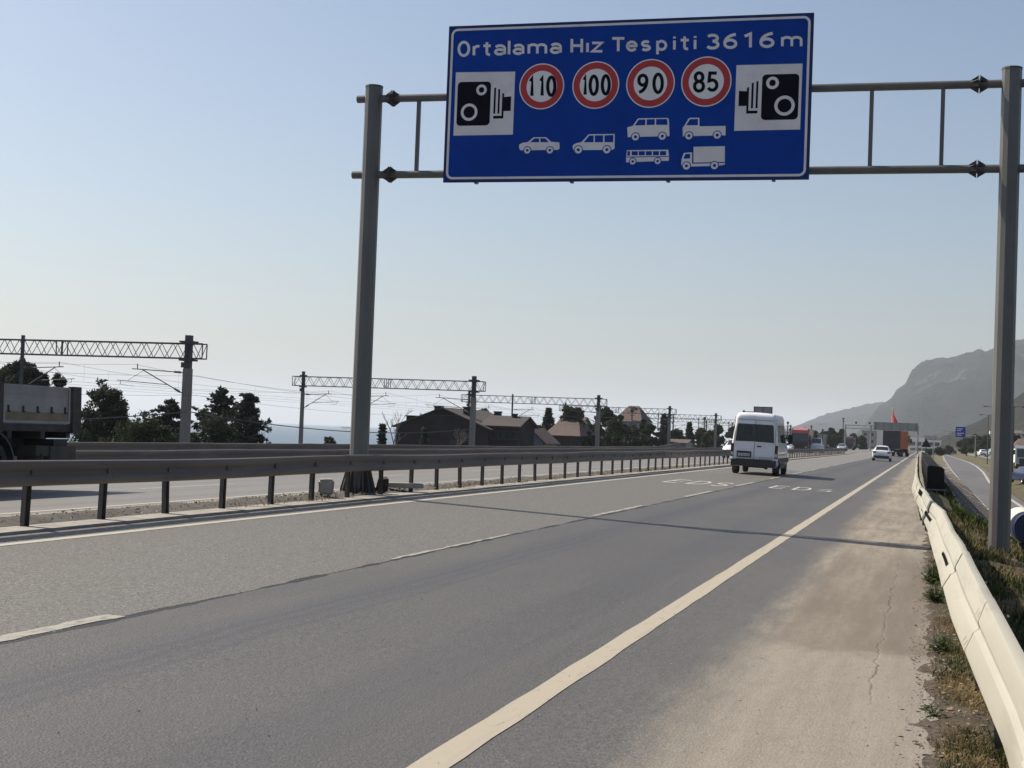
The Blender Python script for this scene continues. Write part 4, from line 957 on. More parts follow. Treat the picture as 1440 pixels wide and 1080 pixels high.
# ------------------------------------------------------------------ trees
def leaf_cloud(verts, faces, centers, size, rnd, n_each, spread, flat=1.0, up=0.0):
    """scatter small bent quads round the given centres (numpy)"""
    c = np.repeat(np.array(centers), n_each, axis=0); N_ = len(c)
    if N_ == 0: return
    d = rnd.normal(size=(N_, 3)); d /= np.linalg.norm(d, axis=1)[:, None]+1e-9; r = rnd.random(N_)**0.45
    sp = np.array(spread) if hasattr(spread, '__len__') else np.array([spread]*3)
    c = c+d*r[:, None]*sp
    a = rnd.normal(size=(N_, 3)); a[:, 2] *= flat; a /= np.linalg.norm(a, axis=1)[:, None]+1e-9
    b = rnd.normal(size=(N_, 3)); b[:, 2] *= flat; b -= (a*b).sum(1)[:, None]*a; b /= np.linalg.norm(b, axis=1)[:, None]+1e-9
    s = size*(0.6+0.8*rnd.random(N_))[:, None]
    q = np.stack([c-a*s, c-b*s*0.45, c+a*s, c+b*s*0.45], 1).reshape(-1, 3)
    base = sum(len(v) for v in verts); verts.append(q)
    idx = np.arange(N_)[:, None]*4+np.arange(4)[None, :]+base; faces.append(idx)
def cloud_obj(name, verts, faces, m, parent):
    v = np.concatenate(verts); f = np.concatenate(faces); me = bpy.data.meshes.new(name)
    me.vertices.add(len(v)); me.vertices.foreach_set('co', v.astype(np.float32).ravel())
    me.loops.add(f.size); me.loops.foreach_set('vertex_index', f.astype(np.int32).ravel())
    me.polygons.add(len(f)); me.polygons.foreach_set('loop_start', (np.arange(len(f))*4).astype(np.int32))
    me.update(calc_edges=True); me.materials.append(M[m])
    o = bpy.data.objects.new(name, me); COL.objects.link(o)
    if parent is not None: o.parent = parent
    return o
def tree(kind, loc, h, w, label, seed=1, group=None, dens=1.0, name=None, cat='tree', lean=0.0):
    rnd = np.random.default_rng(seed); R_ = random.Random(seed)
    nm = name or {'cedar': 'cedar_tree', 'fir': 'fir_tree', 'pine': 'pine_tree', 'stone': 'stone_pine', 'broad': 'broadleaf_tree', 'palm': 'palm_tree', 'cypress': 'cypress_tree', 'bare': 'bare_tree', 'bush': 'bush'}[kind]
    root = empty(nm, loc, label=label, cat=cat, group=group)
    tr = MB(); V = []; F = []; lm = 'leaf_pine'; S = max(0.05, 0.0009*math.hypot(loc[0], loc[1])+0.03)
    def branch(p, q, r0, r1): tr.tube(p, q, r0, r1, 6, caps=False)
    if kind == 'fir':
        lm = 'leaf_fir'; branch((0, 0, 0), (0, 0, h*0.97), h*0.022, 0.02); cs = []
        L = int(h*3.2)
        for i in range(L):
            f = i/L; z = h*(0.08+0.9*f); rr_ = w/2*(1-f)**0.85*R_.uniform(0.75, 1.1)+0.05
            for j in range(7):
                a = R_.uniform(0, 6.28); e = (rr_*math.cos(a), rr_*math.sin(a), z-rr_*0.22); branch((0, 0, z), e, 0.03, 0.008)
                for t in (0.35, 0.6, 0.8, 1.0): cs.append((e[0]*t, e[1]*t, lerp(z, e[2], t)))
        leaf_cloud(V, F, cs, S*1.2, rnd, max(2, int(5*dens)), (0.22, 0.22, 0.12), 0.5)
    elif kind == 'cypress':
        lm = 'leaf_fir'; branch((0, 0, 0), (0, 0, h*0.9), h*0.02, 0.02); cs = []
        for i in range(int(h*26)):
            f = R_.random(); rr_ = w/2*math.sin(math.pi*min(1, 0.15+0.85*f))**0.6*(1-f*0.35)*R_.uniform(0.5, 1.05); a = R_.uniform(0, 6.28); cs.append((rr_*math.cos(a), rr_*math.sin(a), h*(0.05+0.95*f)))
        leaf_cloud(V, F, cs, S*1.2, rnd, max(3, int(9*dens)), 0.3)
    elif kind == 'cedar':
        lm = 'leaf_cedar'; top = (lean, 0, h); branch((0, 0, 0), (lean*0.5, 0, h*0.5), h*0.035, h*0.02); branch((lean*0.5, 0, h*0.5), top, h*0.02, 0.02); cs = []
        L = int(h*3.4)
        for i in range(L):
            f = (i+R_.random())/L; z = h*(0.12+0.86*f)
            for j in range(6):
                env = w/2*(1-f)**0.72*R_.uniform(0.3, 1.2)+0.12; z = h*(0.12+0.86*f)+R_.uniform(-0.35, 0.35)
                a = R_.uniform(0, 6.28); droop = R_.uniform(-0.25, 0.2)
                p = Vector((lean*f, 0, z)); dirv = Vector((math.cos(a), math.sin(a), 0)); prev = p; n_ = 6
                for t in range(1, n_+1):
                    u = t/n_; q = p+dirv*env*u+Vector((0, 0, env*(0.12*u-droop*u*u)))+Vector((R_.uniform(-.12, .12), R_.uniform(-.12, .12), R_.uniform(-.05, .05)))
                    branch(prev, q, 0.045*(1-u)+0.012, 0.045*(1-u)+0.006); prev = q
                    if u > 0.25:
                        side = Vector((-dirv.y, dirv.x, 0)); ww = env*0.2*(1.2-u)+0.12
                        for k in range(4): s_ = R_.uniform(-1, 1); cs.append(tuple(q+side*ww*s_+Vector((0, 0, -abs(s_)*ww*0.3+R_.uniform(-0.08, 0.1)))))
        leaf_cloud(V, F, cs, S*1.0, rnd, max(2, int(5*dens)), (0.2, 0.2, 0.1), 0.7)
    elif kind in ('pine', 'broad', 'bush'):
        lm = {'pine': 'leaf_pine', 'broad': 'leaf_broad', 'bush': 'leaf_bush'}[kind]
        tz = h*(0.42 if kind != 'bush' else 0.12); branch((0, 0, 0), (lean*0.4, 0, tz), h*0.035, h*0.025); cs = []; nb = {'pine': 26, 'broad': 24, 'bush': 16}[kind]
        blobs = []
        for i in range(nb):
            f = R_.random(); zc = h*lerp(0.3 if kind != 'bush' else 0.12, 0.93, f); env = w/2*math.sin(math.pi*min(0.97, 0.28+0.66*f))**0.7; a = R_.uniform(0, 6.28); rr_ = env*R_.uniform(0.15, 0.95)
            c = Vector((lean+rr_*math.cos(a), rr_*math.sin(a), zc)); blobs.append(c)
            mid = Vector((lean*0.4, 0, lerp(tz*0.7, zc, 0.35))); k = mid.lerp(c, 0.55)+Vector((R_.uniform(-.2, .2), R_.uniform(-.2, .2), R_.uniform(-.1, .2)))
            branch(mid, k, 0.07, 0.04); branch(k, c, 0.04, 0.012)
        for c in blobs:
            br_ = w*R_.uniform(0.09, 0.17)
            for j in range(12):
                d = Vector((R_.gauss(0, 1), R_.gauss(0, 1), R_.gauss(0, 0.75))).normalized()*br_*R_.random()**0.4; q = c+d; cs.append(tuple(q)); branch(c, q, 0.018, 0.006)
        leaf_cloud(V, F, cs, S*1.1, rnd, max(5, int(26*dens)), (w*0.055+0.12, w*0.055+0.12, w*0.04+0.09))
    elif kind == 'stone':
        branch((0, 0, 0), (lean, 0, h*0.7), h*0.03, h*0.018); cs = []
        for i in range(15):
            a = R_.uniform(0, 6.28); rr_ = w/2*R_.uniform(0.1, 0.95); zc = h*R_.uniform(0.76, 0.97)-rr_*0.25; c = Vector((lean+rr_*math.cos(a), rr_*math.sin(a), zc)); branch((lean*R_.uniform(.7, 1), 0, h*R_.uniform(0.5, 0.68)), c, 0.07, 0.02)
            br_ = w*R_.uniform(0.07, 0.12)
            for j in range(18):
                d = Vector((R_.gauss(0, 1), R_.gauss(0, 1), R_.gauss(0, 1))).normalized()*br_*R_.random()**0.35; cs.append(tuple(c+d))
        leaf_cloud(V, F, cs, S*1.1, rnd, max(8, int(30*dens)), (w*0.03+0.1,)*3)
    elif kind == 'palm':
        lm = 'leaf_palm'; branch((0, 0, 0), (0.1, 0, h*0.78), 0.3, 0.24); cs = []
        for i in range(64):
            a = R_.uniform(0, 6.28); el = R_.uniform(-0.9, 1.35); L = w*0.5*R_.uniform(0.8, 1.1); prev = Vector((0.1, 0, h*0.78))
            for t in range(1, 8):
                u = t/7; q = Vector((0.1+L*u*math.cos(a)*math.cos(el*(1-u*0.4)), L*u*math.sin(a)*math.cos(el*(1-u*0.4)), h*0.78+L*u*math.sin(el)-L*0.55*u*u)); branch(prev, q, 0.02, 0.012); prev = q
                side = Vector((-math.sin(a), math.cos(a), 0))
                for s_ in (-1, 1):
                    for k in range(2): cs.append(tuple(q+side*s_*0.16*(k+1)*(1.1-u)+Vector((0, 0, -0.07*(k+1)))))
        leaf_cloud(V, F, cs, S*1.2, rnd, max(1, int(2*dens)), 0.12)
    elif kind == 'bare':
        def grow(p, d, L, r, lvl):
            q = p+d*L; branch(p, q, r, r*0.6)
            if lvl == 0: return
            for i in range(3 if lvl > 1 else 4):
                nd = (d+Vector((R_.uniform(-.6, .6), R_.uniform(-.6, .6), R_.uniform(-.1, .4)))).normalized(); grow(p+d*L*R_.uniform(0.5, 1), nd, L*R_.uniform(0.5, 0.75), r*0.55, lvl-1)
        grow(Vector((0, 0, 0)), Vector((0, 0, 1)), h*0.42, 0.09, 4)
    part(tr, 'trunk', 'bark' if kind != 'bare' else 'bare', root)
    if V: cloud_obj('crown', V, F, lm, root)
    return root
def at(px, py, Y):
    """a point of the place at distance Y along the road, seen at that spot in the photograph"""
    d = ROT @ _ray(px, py); return d*(Y/d.y)+Vector((0, 0, EYE))
def tree_px(kind, px, top, wpx, Y, label, zb=None, **kw):
    """crown top at pixel height 'top', crown width wpx"""
    p = at(px, top, Y); base = ter_z(p.x, Y) if zb is None else zb
    sc = FPX/(0.963*Y-0.267*p.x)
    return tree(kind, (p.x, Y, base), p.z-base, wpx/sc, label, **kw)
# left group
tree_px('stone', 42, 508, 100, 96, 'round topped stone pine showing above the dropside truck', seed=3, dens=1.6)
tree_px('stone', 6, 524, 44, 99, 'low rounded pine crown at the left edge, above the truck body', seed=31, dens=1.4, name='stone_pine')
tree_px('pine', 152, 545, 118, 98, 'spreading dark pine to the right of the dropside truck', seed=5, dens=1.8)
tree_px('broad', 196, 588, 110, 93, 'low dark thicket between the spreading pine and the cedars', zb=-2.6, seed=6, name='shrub')
tree_px('cedar', 245, 566, 150, 105, 'cedar with long drooping branches, leftmost of the three cedars behind the first mast', seed=7, dens=1.3, lean=-0.3)
tree_px('cedar', 312, 547, 118, 108, 'tall jagged cedar in the middle of the three, right of the first mast', seed=8, dens=1.15)
tree_px('cedar', 345, 554, 104, 106, 'rightmost cedar with layered branches, next to the open sea', seed=9, dens=1.15, lean=0.3)
tree_px('bush', 292, 592, 130, 102, 'dark bush under the cedars', zb=-2.7, seed=10)
tree_px('bush', 468, 617, 44, 125, 'flat topped bush low against the sea, left of the gantry leg', zb=-3.0, seed=12)
tree_px('fir', 538, 592, 20, 128, 'small dark fir just right of the left gantry leg', seed=13, dens=1.5)
tree_px('bare', 556, 566, 26, 126, 'pale leafless tree between the small fir and the dark house', seed=14)
tree_px('bare', 642, 592, 30, 140, 'leafless tree in front of the dark gabled house', seed=15)
tree_px('cypress', 597, 603, 12, 140, 'slim dark cypress against the dark house wall', seed=16)
# behind house and beyond
tree_px('broad', 655, 575, 26, 175, 'bushy crown rising behind the ridge of the dark house', seed=17)
tree_px('pine', 678, 573, 30, 180, 'rounded pine crown behind the dark house, right of its chimney', seed=18)
tree_px('fir', 772, 571, 44, 205, 'pointed fir right of the dark house', seed=19, dens=1.4)
tree_px('palm', 804, 560, 36, 200, 'tall shaggy palm in front of the portal truss', seed=20, dens=2.2)
HZ = [('broad', 757, 598, 30, 190), ('broad', 826, 592, 34, 215), ('pine', 856, 573, 30, 232), ('bush', 868, 592, 60, 222), ('broad', 893, 600, 30, 228), ('broad', 915, 593, 26, 240), ('cypress', 934, 583, 17, 262), ('fir', 905, 588, 22, 250),
      ('fir', 970, 592, 22, 285), ('broad', 952, 604, 34, 280), ('broad', 985, 603, 26, 300), ('broad', 1012, 597, 24, 320), ('broad', 1030, 600, 24, 330), ('bush', 830, 611, 50, 200), ('bush', 900, 616, 60, 215), ('broad', 1000, 607, 30, 290), ('broad', 843, 596, 30, 225), ('pine', 876, 582, 26, 245)]
HL = ['broad tree between the dark house and the palm', 'tree crown behind the brown roofed house', 'leaning dark pine right beside the fourth portal mast', 'wide dark shrub mass below the red roofed house', 'tree in front of the red roofed house, by the thin pale mast', 'round tree right of the red roofed house',
      'dark cypress left of the fifth portal mast', 'pointed tree poking up right of the red roof', 'pointed fir halfway between the fifth and sixth portals', 'low tree between the cypress and the pointed fir', 'tree just left of the sixth portal mast', 'round tree left of the white van', 'tree crown partly behind the white van',
      'low dark bush under the palm', 'low dark bush by the end of the farthest rail', 'low tree below the sixth portal', 'dark crown in front of the brown roofed house', 'dark pine behind the fourth portal']
for i, ((k, px, top, w_, Y), lab) in enumerate(zip(HZ, HL)): tree_px(k, px, top, w_, Y, lab, seed=40+i, dens=1.2, group='trees along the railway')
# middle distance between van and container truck
MZ = [('broad', 1096, 604, 14, 420), ('broad', 1117, 608, 16, 430), ('broad', 1146, 606, 14, 430), ('broad', 1157, 604, 13, 440), ('pine', 1170, 601, 15, 450), ('pine', 1184, 603, 15, 460), ('broad', 1200, 610, 14, 470), ('broad', 1212, 612, 14, 480), ('broad', 1178, 612, 22, 440), ('broad', 1134, 612, 14, 410)]
ML = ['hazy tree just right of the white van', 'hazy tree behind the nearer red truck', 'hazy tree right of the nearer red truck', 'taller hazy tree above the white pickup', 'dark flat topped pine in the haze', 'twin pine left of the far gantry mast', 'hazy tree right of the far gantry mast', 'hazy tree left of the container truck', 'low wide tree before the twin pines', 'hazy low tree behind the nearer red truck cab']
for i, ((k, px, top, w_, Y), lab) in enumerate(zip(MZ, ML)): tree_px(k, px, top, w_, Y, lab, zb=-1.5, seed=70+i, dens=0.7, group='hazy trees beyond the van')
# right side
RZ = [('broad', 1360, 617, 26, 470, 'leftmost tree of the dark clump right of the blue sign'), ('broad', 1374, 613, 28, 460, 'second tree of the dark clump right of the blue sign'), ('broad', 1388, 613, 28, 455, 'third tree of the dark clump, left of the gantry leg'), ('broad', 1400, 616, 24, 465, 'tree of the dark clump partly behind the gantry leg'),
      ('broad', 1430, 612, 18, 300, 'hazy tree right of the gantry leg, behind the lorry'), ('broad', 1322, 630, 12, 420, 'small tree by the white depot'), ('broad', 1334, 629, 12, 520, 'small hazy tree below the blue sign, to its left'), ('broad', 1308, 633, 10, 480, 'tiny tree in front of the white depot')]
for i, (k, px, top, w_, Y, lab) in enumerate(RZ): tree_px(k, px, top, w_, Y, lab, zb=-0.7, seed=90+i, dens=0.9)

# ------------------------------------------------------------------ houses
def house(name, label, x0, x1, y0, y1, zb, ze, zr, wall, roof, ridge='x', win=(), chim=(), oh=0.4, cat='house', dormers=(), group=None):
    root = empty(name, ((x0+x1)/2, y0, zb), label=label, cat=cat, group=group)
    mb = MB(); xm, ym = (x0+x1)/2, (y0+y1)/2
    if ridge == 'y':      # gable faces the camera
        mb.prism([(x0, zb), (x1, zb), (x1, ze), (xm, zr-0.15), (x0, ze)], 'y', y0, y1)
    elif ridge == 'x': mb.prism([(y0, zb), (y1, zb), (y1, ze), (ym, zr-0.15), (y0, ze)], 'x', x0, x1)
    else: mb.box((xm, ym, (zb+ze)/2), (x1-x0, y1-y0, ze-zb))
    part(mb, 'wall', wall, root, world=True)
    mb = MB(); t = 0.14
    if ridge == 'y':
        sl = (zr-ze)/(xm-x0)
        for s in (-1, 1):
            xe = x0-oh if s < 0 else x1+oh; zE = ze-oh*sl
            a = [(xe, zE), (xm, zr), (xm, zr+t), (xe, zE+t)]; mb.prism(a, 'y', y0-oh, y1+oh)
    elif ridge == 'x':
        sl = (zr-ze)/(ym-y0)
        for s in (-1, 1):
            ye = y0-oh if s < 0 else y1+oh; zE = ze-oh*sl
            mb.prism([(ye, zE), (ym, zr), (ym, zr+t), (ye, zE+t)], 'x', x0-oh, x1+oh)
    elif ridge == 'hip':
        rl = (x1-x0)*0.22
        v = [(x0-oh, y0-oh, ze), (x1+oh, y0-oh, ze), (x1+oh, y1+oh, ze), (x0-oh, y1+oh, ze), (xm-rl, ym, zr), (xm+rl, ym, zr)]
        mb.add(v, [(0, 1, 5, 4), (1, 2, 5), (2, 3, 4, 5), (3, 0, 4), (3, 2, 1, 0)])
    else: mb.box((xm, ym, ze+0.12), (x1-x0+0.3, y1-y0+0.3, 0.25))
    rf = part(mb, 'roof', roof, root, world=True)
    for cx, cy, w_, h0, h1 in chim:
        mb = MB(); mb.box((cx, cy, (h0+h1)/2), (w_, w_*0.8, h1-h0)); mb.box((cx, cy, h1+0.06), (w_*1.2, w_, 0.12)); part(mb, 'chimney', wall, rf)
    for (wx, wz, ww, wh) in win:
        mb = MB(); mb.box((wx, y0-0.03, wz), (ww+0.16, 0.08, wh+0.16)); f = part(mb, 'window', 'wall_grey' if wall != 'house_dark' else 'roof_dark', root, world=True)
        mb = MB(); mb.box((wx, y0-0.075, wz), (ww, 0.03, wh)); part(mb, 'pane', 'glass', f)
    return root
W3 = lambda px, py, Y: at(px, py, Y)
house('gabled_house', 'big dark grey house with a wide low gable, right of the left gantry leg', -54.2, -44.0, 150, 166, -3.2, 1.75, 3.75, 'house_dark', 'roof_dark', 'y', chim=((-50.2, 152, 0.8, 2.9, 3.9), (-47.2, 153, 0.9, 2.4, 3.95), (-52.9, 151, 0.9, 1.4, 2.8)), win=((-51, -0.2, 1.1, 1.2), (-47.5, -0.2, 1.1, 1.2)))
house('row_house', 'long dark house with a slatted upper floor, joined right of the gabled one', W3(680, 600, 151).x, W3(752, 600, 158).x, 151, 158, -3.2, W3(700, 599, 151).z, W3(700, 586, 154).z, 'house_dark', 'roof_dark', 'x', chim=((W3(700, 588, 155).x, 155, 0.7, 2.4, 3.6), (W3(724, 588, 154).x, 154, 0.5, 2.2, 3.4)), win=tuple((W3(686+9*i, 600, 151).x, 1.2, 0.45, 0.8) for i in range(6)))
p = at(758, 612, 166); house('small_shed', 'small pale lean-to house end right of the long dark house', p.x-1.6, p.x+1.6, 162, 168, -3.2, 0.6, 2.0, 'wall_grey', 'roof_brown', 'y')
a_, b_ = at(764, 600, 195), at(838, 600, 195)
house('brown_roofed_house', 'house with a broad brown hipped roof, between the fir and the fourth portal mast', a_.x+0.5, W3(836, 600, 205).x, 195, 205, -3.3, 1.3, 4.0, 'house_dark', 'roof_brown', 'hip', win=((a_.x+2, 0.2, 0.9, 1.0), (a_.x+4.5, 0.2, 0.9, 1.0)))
a_, b_ = at(866, 600, 255), at(912, 600, 263)
house('red_roofed_house', 'tall house with a faded red tiled roof among dark trees', a_.x, b_.x, 255, 265, -3.3, 4.1, 6.9, 'wall_grey', 'roof_red', 'hip', win=((a_.x+3, 3.0, 1, 1.1), (a_.x+5.2, 3.0, 1, 1.1)), chim=((a_.x+2.2, 259, 0.7, 4.5, 6.6),))
a_, b_ = at(785, 604, 240), at(815, 604, 240)
house('red_roofed_cottage', 'small red roofed cottage peeping over the brown roof', a_.x, b_.x, 240, 248, -3.3, 3.0, 4.3, 'wall_cream', 'roof_red', 'x')
a_, b_ = at(940, 612, 262), at(965, 612, 262)
house('low_grey_building', 'low grey shed roof beside the farthest rail end', a_.x, b_.x, 262, 270, -3, 0.6, 1.2, 'wall_grey', 'roof_brown', 'x')
# far town blocks
TB = [(1142, 1160, 611, 430, 'wall_grey', 'flat', 'grey block above the white pickup in the haze'), (1160, 1172, 607, 470, 'wall_grey', 'flat', 'taller hazy grey block right of the white pickup'), (1212, 1232, 606, 640, 'wall_grey', 'flat', 'hazy block seen under the far gantry beam'), (1140, 1152, 609, 520, 'wall_white', 'flat', 'pale block right of the nearer red truck'),
      (1322, 1338, 628, 560, 'wall_grey', 'flat', 'grey flat roofed building right of the white depot'), (1334, 1346, 628, 620, 'wall_cream', 'hip', 'small cream house with windows under the blue sign'), (1280, 1300, 614, 900, 'wall_white', 'flat', 'white house on the rise behind the depot'), (1300, 1318, 613, 950, 'wall_grey', 'flat', 'grey house on the rise behind the depot, right of the white one'),
      (1428, 1452, 617, 280, 'wall_white', 'hip', 'white house right of the gantry leg, behind the lorry'), (1424, 1442, 605, 900, 'wall_grey', 'hip', 'grey house high on the slope right of the gantry leg'), (1392, 1402, 606, 1000, 'wall_white', 'flat', 'white building on the slope left of the gantry leg'), (1103, 1118, 608, 480, 'wall_white', 'flat', 'pale block right of the white van')]
for i, (xa, xb, top, Y, wl, rf, lab) in enumerate(TB):
    a_, b_ = at(xa, top, Y), at(xb, top, Y); zt = a_.z; zb = -1.5 if Y < 800 else min(zt-7, 6)
    n_ = max(2, int((b_.x-a_.x)/2.2)); st = max(1, int((zt-zb)/2.9)); ww = [(lerp(a_.x, b_.x, (j+0.5)/n_), zb+1.6+2.9*s_, 1.0, 1.2) for j in range(n_) for s_ in range(st) if zb+2.3+2.9*s_ < zt-0.6]
    if rf == 'hip': zt -= 1.6
    house('town_building', lab, a_.x, b_.x, Y, Y+10, zb, zt, zt+1.7, wl, 'roof_red' if rf == 'hip' else 'wall_grey', rf, win=ww, cat='building')
# white depot with an open colonnade
a_, b_ = at(1278, 617, 600), at(1324, 618, 600)
dp = empty('depot', ((a_.x+b_.x)/2, 600, -1.3), label='long low white depot with an open front and stripes, right of the orange container', cat='building')
mb = MB(); mb.box(((a_.x+b_.x)/2, 606, 3.9), (b_.x-a_.x, 12, 0.9)); part(mb, 'canopy', 'wall_white', dp, world=True)
mb = MB(); mb.box(((a_.x+b_.x)/2, 611.5, 1.2), (b_.x-a_.x, 1, 5)); part(mb, 'back_wall', 'wall_grey', dp, world=True)
for j in range(6): mb = MB(); mb.box((lerp(a_.x+0.4, b_.x-0.4, j/5), 600.6, 1.1), (0.5, 0.5, 4.8)); part(mb, 'column', 'wall_white', dp, world=True)
mb = MB(); mb.box(((a_.x+b_.x)/2, 600.3, 1.5), (b_.x-a_.x, 0.4, 0.9)); mb.box(((a_.x+b_.x)/2, 600.3, -0.7), (b_.x-a_.x, 0.4, 1.1)); part(mb, 'front_panel', 'wall_white', dp, world=True)

# ------------------------------------------------------------------ far gantry, flag, road signs, lamp posts
fg = empty('far_gantry', (-8, 330, 0), label='distant grey gantry with the back of a long sign panel, above the container truck', cat='gantry')
FY = 330
for px, top in ((1189, 597), (1225, 598), (1291, 600)):
    p = at(px, top, FY); mb = MB(); mb.tube((p.x, FY, -1), (p.x, FY, p.z), 0.16, n=8); part(mb, 'leg', 'grey_back', fg, world=True)
a_, b_ = at(1187, 597.5, FY), at(1292, 600, FY)
for dz in (0, -0.65): mb = MB(); mb.tube((a_.x, FY, a_.z+dz), (b_.x, FY, a_.z+dz), 0.09, n=6); part(mb, 'beam', 'grey_back', fg, world=True)
a_, b_ = at(1229, 594, FY), at(1291, 608, FY)
mb = MB(); mb.box(((a_.x+b_.x)/2, FY-0.3, (a_.z+b_.z+0.3)/2), (b_.x-a_.x, 0.12, a_.z-b_.z-0.1)); sp_ = part(mb, 'sign_panel', 'grey_back', fg, world=True)
mb = MB()
for j in range(6): mb.box((lerp(a_.x+0.4, b_.x-0.4, j/5), FY-0.41, (a_.z+b_.z+0.3)/2), (0.08, 0.08, a_.z-b_.z-0.1))
part(mb, 'stiffeners', 'galv_dark', sp_)
for px in (1204, 1223): p = at(px, 596, FY); mb = MB(); mb.box((p.x, FY-0.2, a_.z-0.2), (0.35, 0.6, 0.45)); part(mb, 'traffic_camera', 'chassis', fg, world=True)
p = at(1255, 573, 520); fl = empty('flag', (p.x, 520, -1), label='big red flag drooping on its pole behind the far sign panel', cat='flag')
mb = MB(); mb.tube((p.x, 520, -1), (p.x, 520, p.z), 0.12, 0.08, n=8); part(mb, 'flagpole', 'wall_white', fl, world=True)
vs = []; nx, nz = 10, 14
for j in range(nz+1):
    t = j/nz; wd = lerp(0.25, 2.3, sm(0, 1, t)**1.1)
    for i in range(nx+1):
        u = i/nx; vs.append((p.x+0.08+wd*u, 520+0.3*math.sin(u*9+t*2), p.z-0.2-5.6*t*(1-0.05*u)-u*0.9))
mb = MB(); mb.add(vs, [(j*(nx+1)+i, j*(nx+1)+i+1, (j+1)*(nx+1)+i+1, (j+1)*(nx+1)+i) for j in range(nz) for i in range(nx)])
part(mb, 'cloth', 'flag', fl, world=True, smooth=True)
# cantilever sign showing over the van's roof
cs_ = empty('cantilever_sign', (at(1046, 576, 190).x, 190, 0), label='grey back of a sign on a cantilever arm showing right above the white van roof', cat='road sign')
a_, b_ = at(1060, 571.5, 190), at(1086, 587, 190); q_ = at(1046, 579, 190)
mb = MB(); mb.box(((a_.x+b_.x)/2, 190, (a_.z+b_.z)/2), (b_.x-a_.x, 0.1, a_.z-b_.z)); sp_ = part(mb, 'sign_panel', 'grey_back', cs_, world=True)
mb = MB()
for j in range(3): mb.box((lerp(a_.x+0.1, b_.x-0.1, j/2), 189.9, (a_.z+b_.z)/2), (0.07, 0.08, a_.z-b_.z-0.02))
mb.box(((a_.x+b_.x)/2, 189.92, a_.z-0.05), (b_.x-a_.x, 0.06, 0.07)); part(mb, 'panel_frame', 'galv_dark', sp_)
mb = MB(); mb.tube((q_.x, 190, q_.z), (b_.x, 190.15, q_.z), 0.07, n=6); part(mb, 'arm', 'galv_dark', cs_, world=True)
mb = MB(); mb.tube((b_.x-0.3, 190.15, 0), (b_.x-0.3, 190.15, q_.z), 0.13, n=8); part(mb, 'pole', 'galv_dark', cs_, world=True)
mb = MB(); mb.box((q_.x, 190, q_.z-0.1), (0.25, 0.3, 0.55)); part(mb, 'camera_box', 'chassis', cs_, world=True)
# triangular warning sign seen from behind
p = at(1302.5, 619, 150); ws = empty('warning_sign', (p.x, 150, 0), label='small triangular warning sign seen from behind, standing over the black screen', cat='road sign')
mb = MB(); mb.tube((p.x, 150, -0.4), (p.x, 150, 2.2), 0.035, n=8); part(mb, 'pole', 'post', ws, world=True)
mb = MB(); mb.prism([(p.x-0.46, 1.62), (p.x+0.46, 1.62), (p.x+0.03, 2.42), (p.x-0.03, 2.42)], 'y', 149.9, 149.93); part(mb, 'plate', 'chassis', ws, world=True)
# blue direction sign on its own gantry
a_, b_ = at(1344, 600, 380), at(1357.5, 615, 380); bs = empty('direction_sign', ((a_.x+b_.x)/2, 380, -1), label='blue direction sign on a far cantilever beam over the side road', cat='road sign')
mb = MB(); mb.box(((a_.x+b_.x)/2, 379.8, (a_.z+b_.z)/2), (b_.x-a_.x, 0.1, a_.z-b_.z)); pn = part(mb, 'panel', 'blue', bs, world=True)
mb = MB()
for j, (f0, f1, z) in enumerate(((0.12, 0.7, 0.2), (0.12, 0.55, 0.38), (0.12, 0.85, 0.62), (0.12, 0.6, 0.8))):
    mb.box((lerp(a_.x, b_.x, (f0+f1)/2), 379.73, lerp(a_.z, b_.z, z)), ((b_.x-a_.x)*(f1-f0), 0.02, 0.16))
part(mb, 'text_lines', 'sheet', pn)
l_, r_ = at(1313, 611, 380), at(1372, 611, 380)
mb = MB(); mb.tube((l_.x, 380, l_.z), (r_.x, 380, l_.z), 0.1, n=6); part(mb, 'beam', 'grey_back', bs, world=True)
for q in (l_, r_): mb = MB(); mb.tube((q.x, 380, -1.2), (q.x, 380, l_.z+0.2), 0.13, n=8); part(mb, 'leg', 'grey_back', bs, world=True)
def lamp(px, top, Y, lab, double=True, zb=-0.9, arm=1.6):
    p = at(px, top, Y); r = empty('street_lamp', (p.x, Y, zb), label=lab, cat='street lamp', group='street lamps by the side road')
    mb = MB(); mb.tube((p.x, Y, zb), (p.x, Y, p.z), 0.1, 0.06, n=8); part(mb, 'pole', 'galv_dark', r, world=True)
    for s in ((-1, 1) if double else (-1,)):
        mb = MB(); mb.path([(p.x, Y, p.z-0.15), (p.x+s*arm*0.5, Y, p.z-0.02), (p.x+s*arm, Y, p.z-0.05)], 0.035, 6); a = part(mb, 'arm', 'galv_dark', r, world=True)
        mb = MB(); mb.box((p.x+s*(arm+0.28), Y, p.z-0.07), (0.62, 0.26, 0.13), taper=0.7); part(mb, 'lamp_head', 'chassis', a)
lamp(1426, 571, 150, 'double armed lamp post just right of the gantry leg', arm=0.75)
lamp(1390, 583, 260, 'thin double armed lamp post left of the gantry leg', arm=0.9)
lamp(1397, 571, 215, 'lamp post mostly behind the gantry leg, one lamp head peeping left', double=False, arm=0.75)
lamp(1336, 606, 520, 'tiny lamp post left of the blue direction sign')
pb = at(1434, 588, 150)
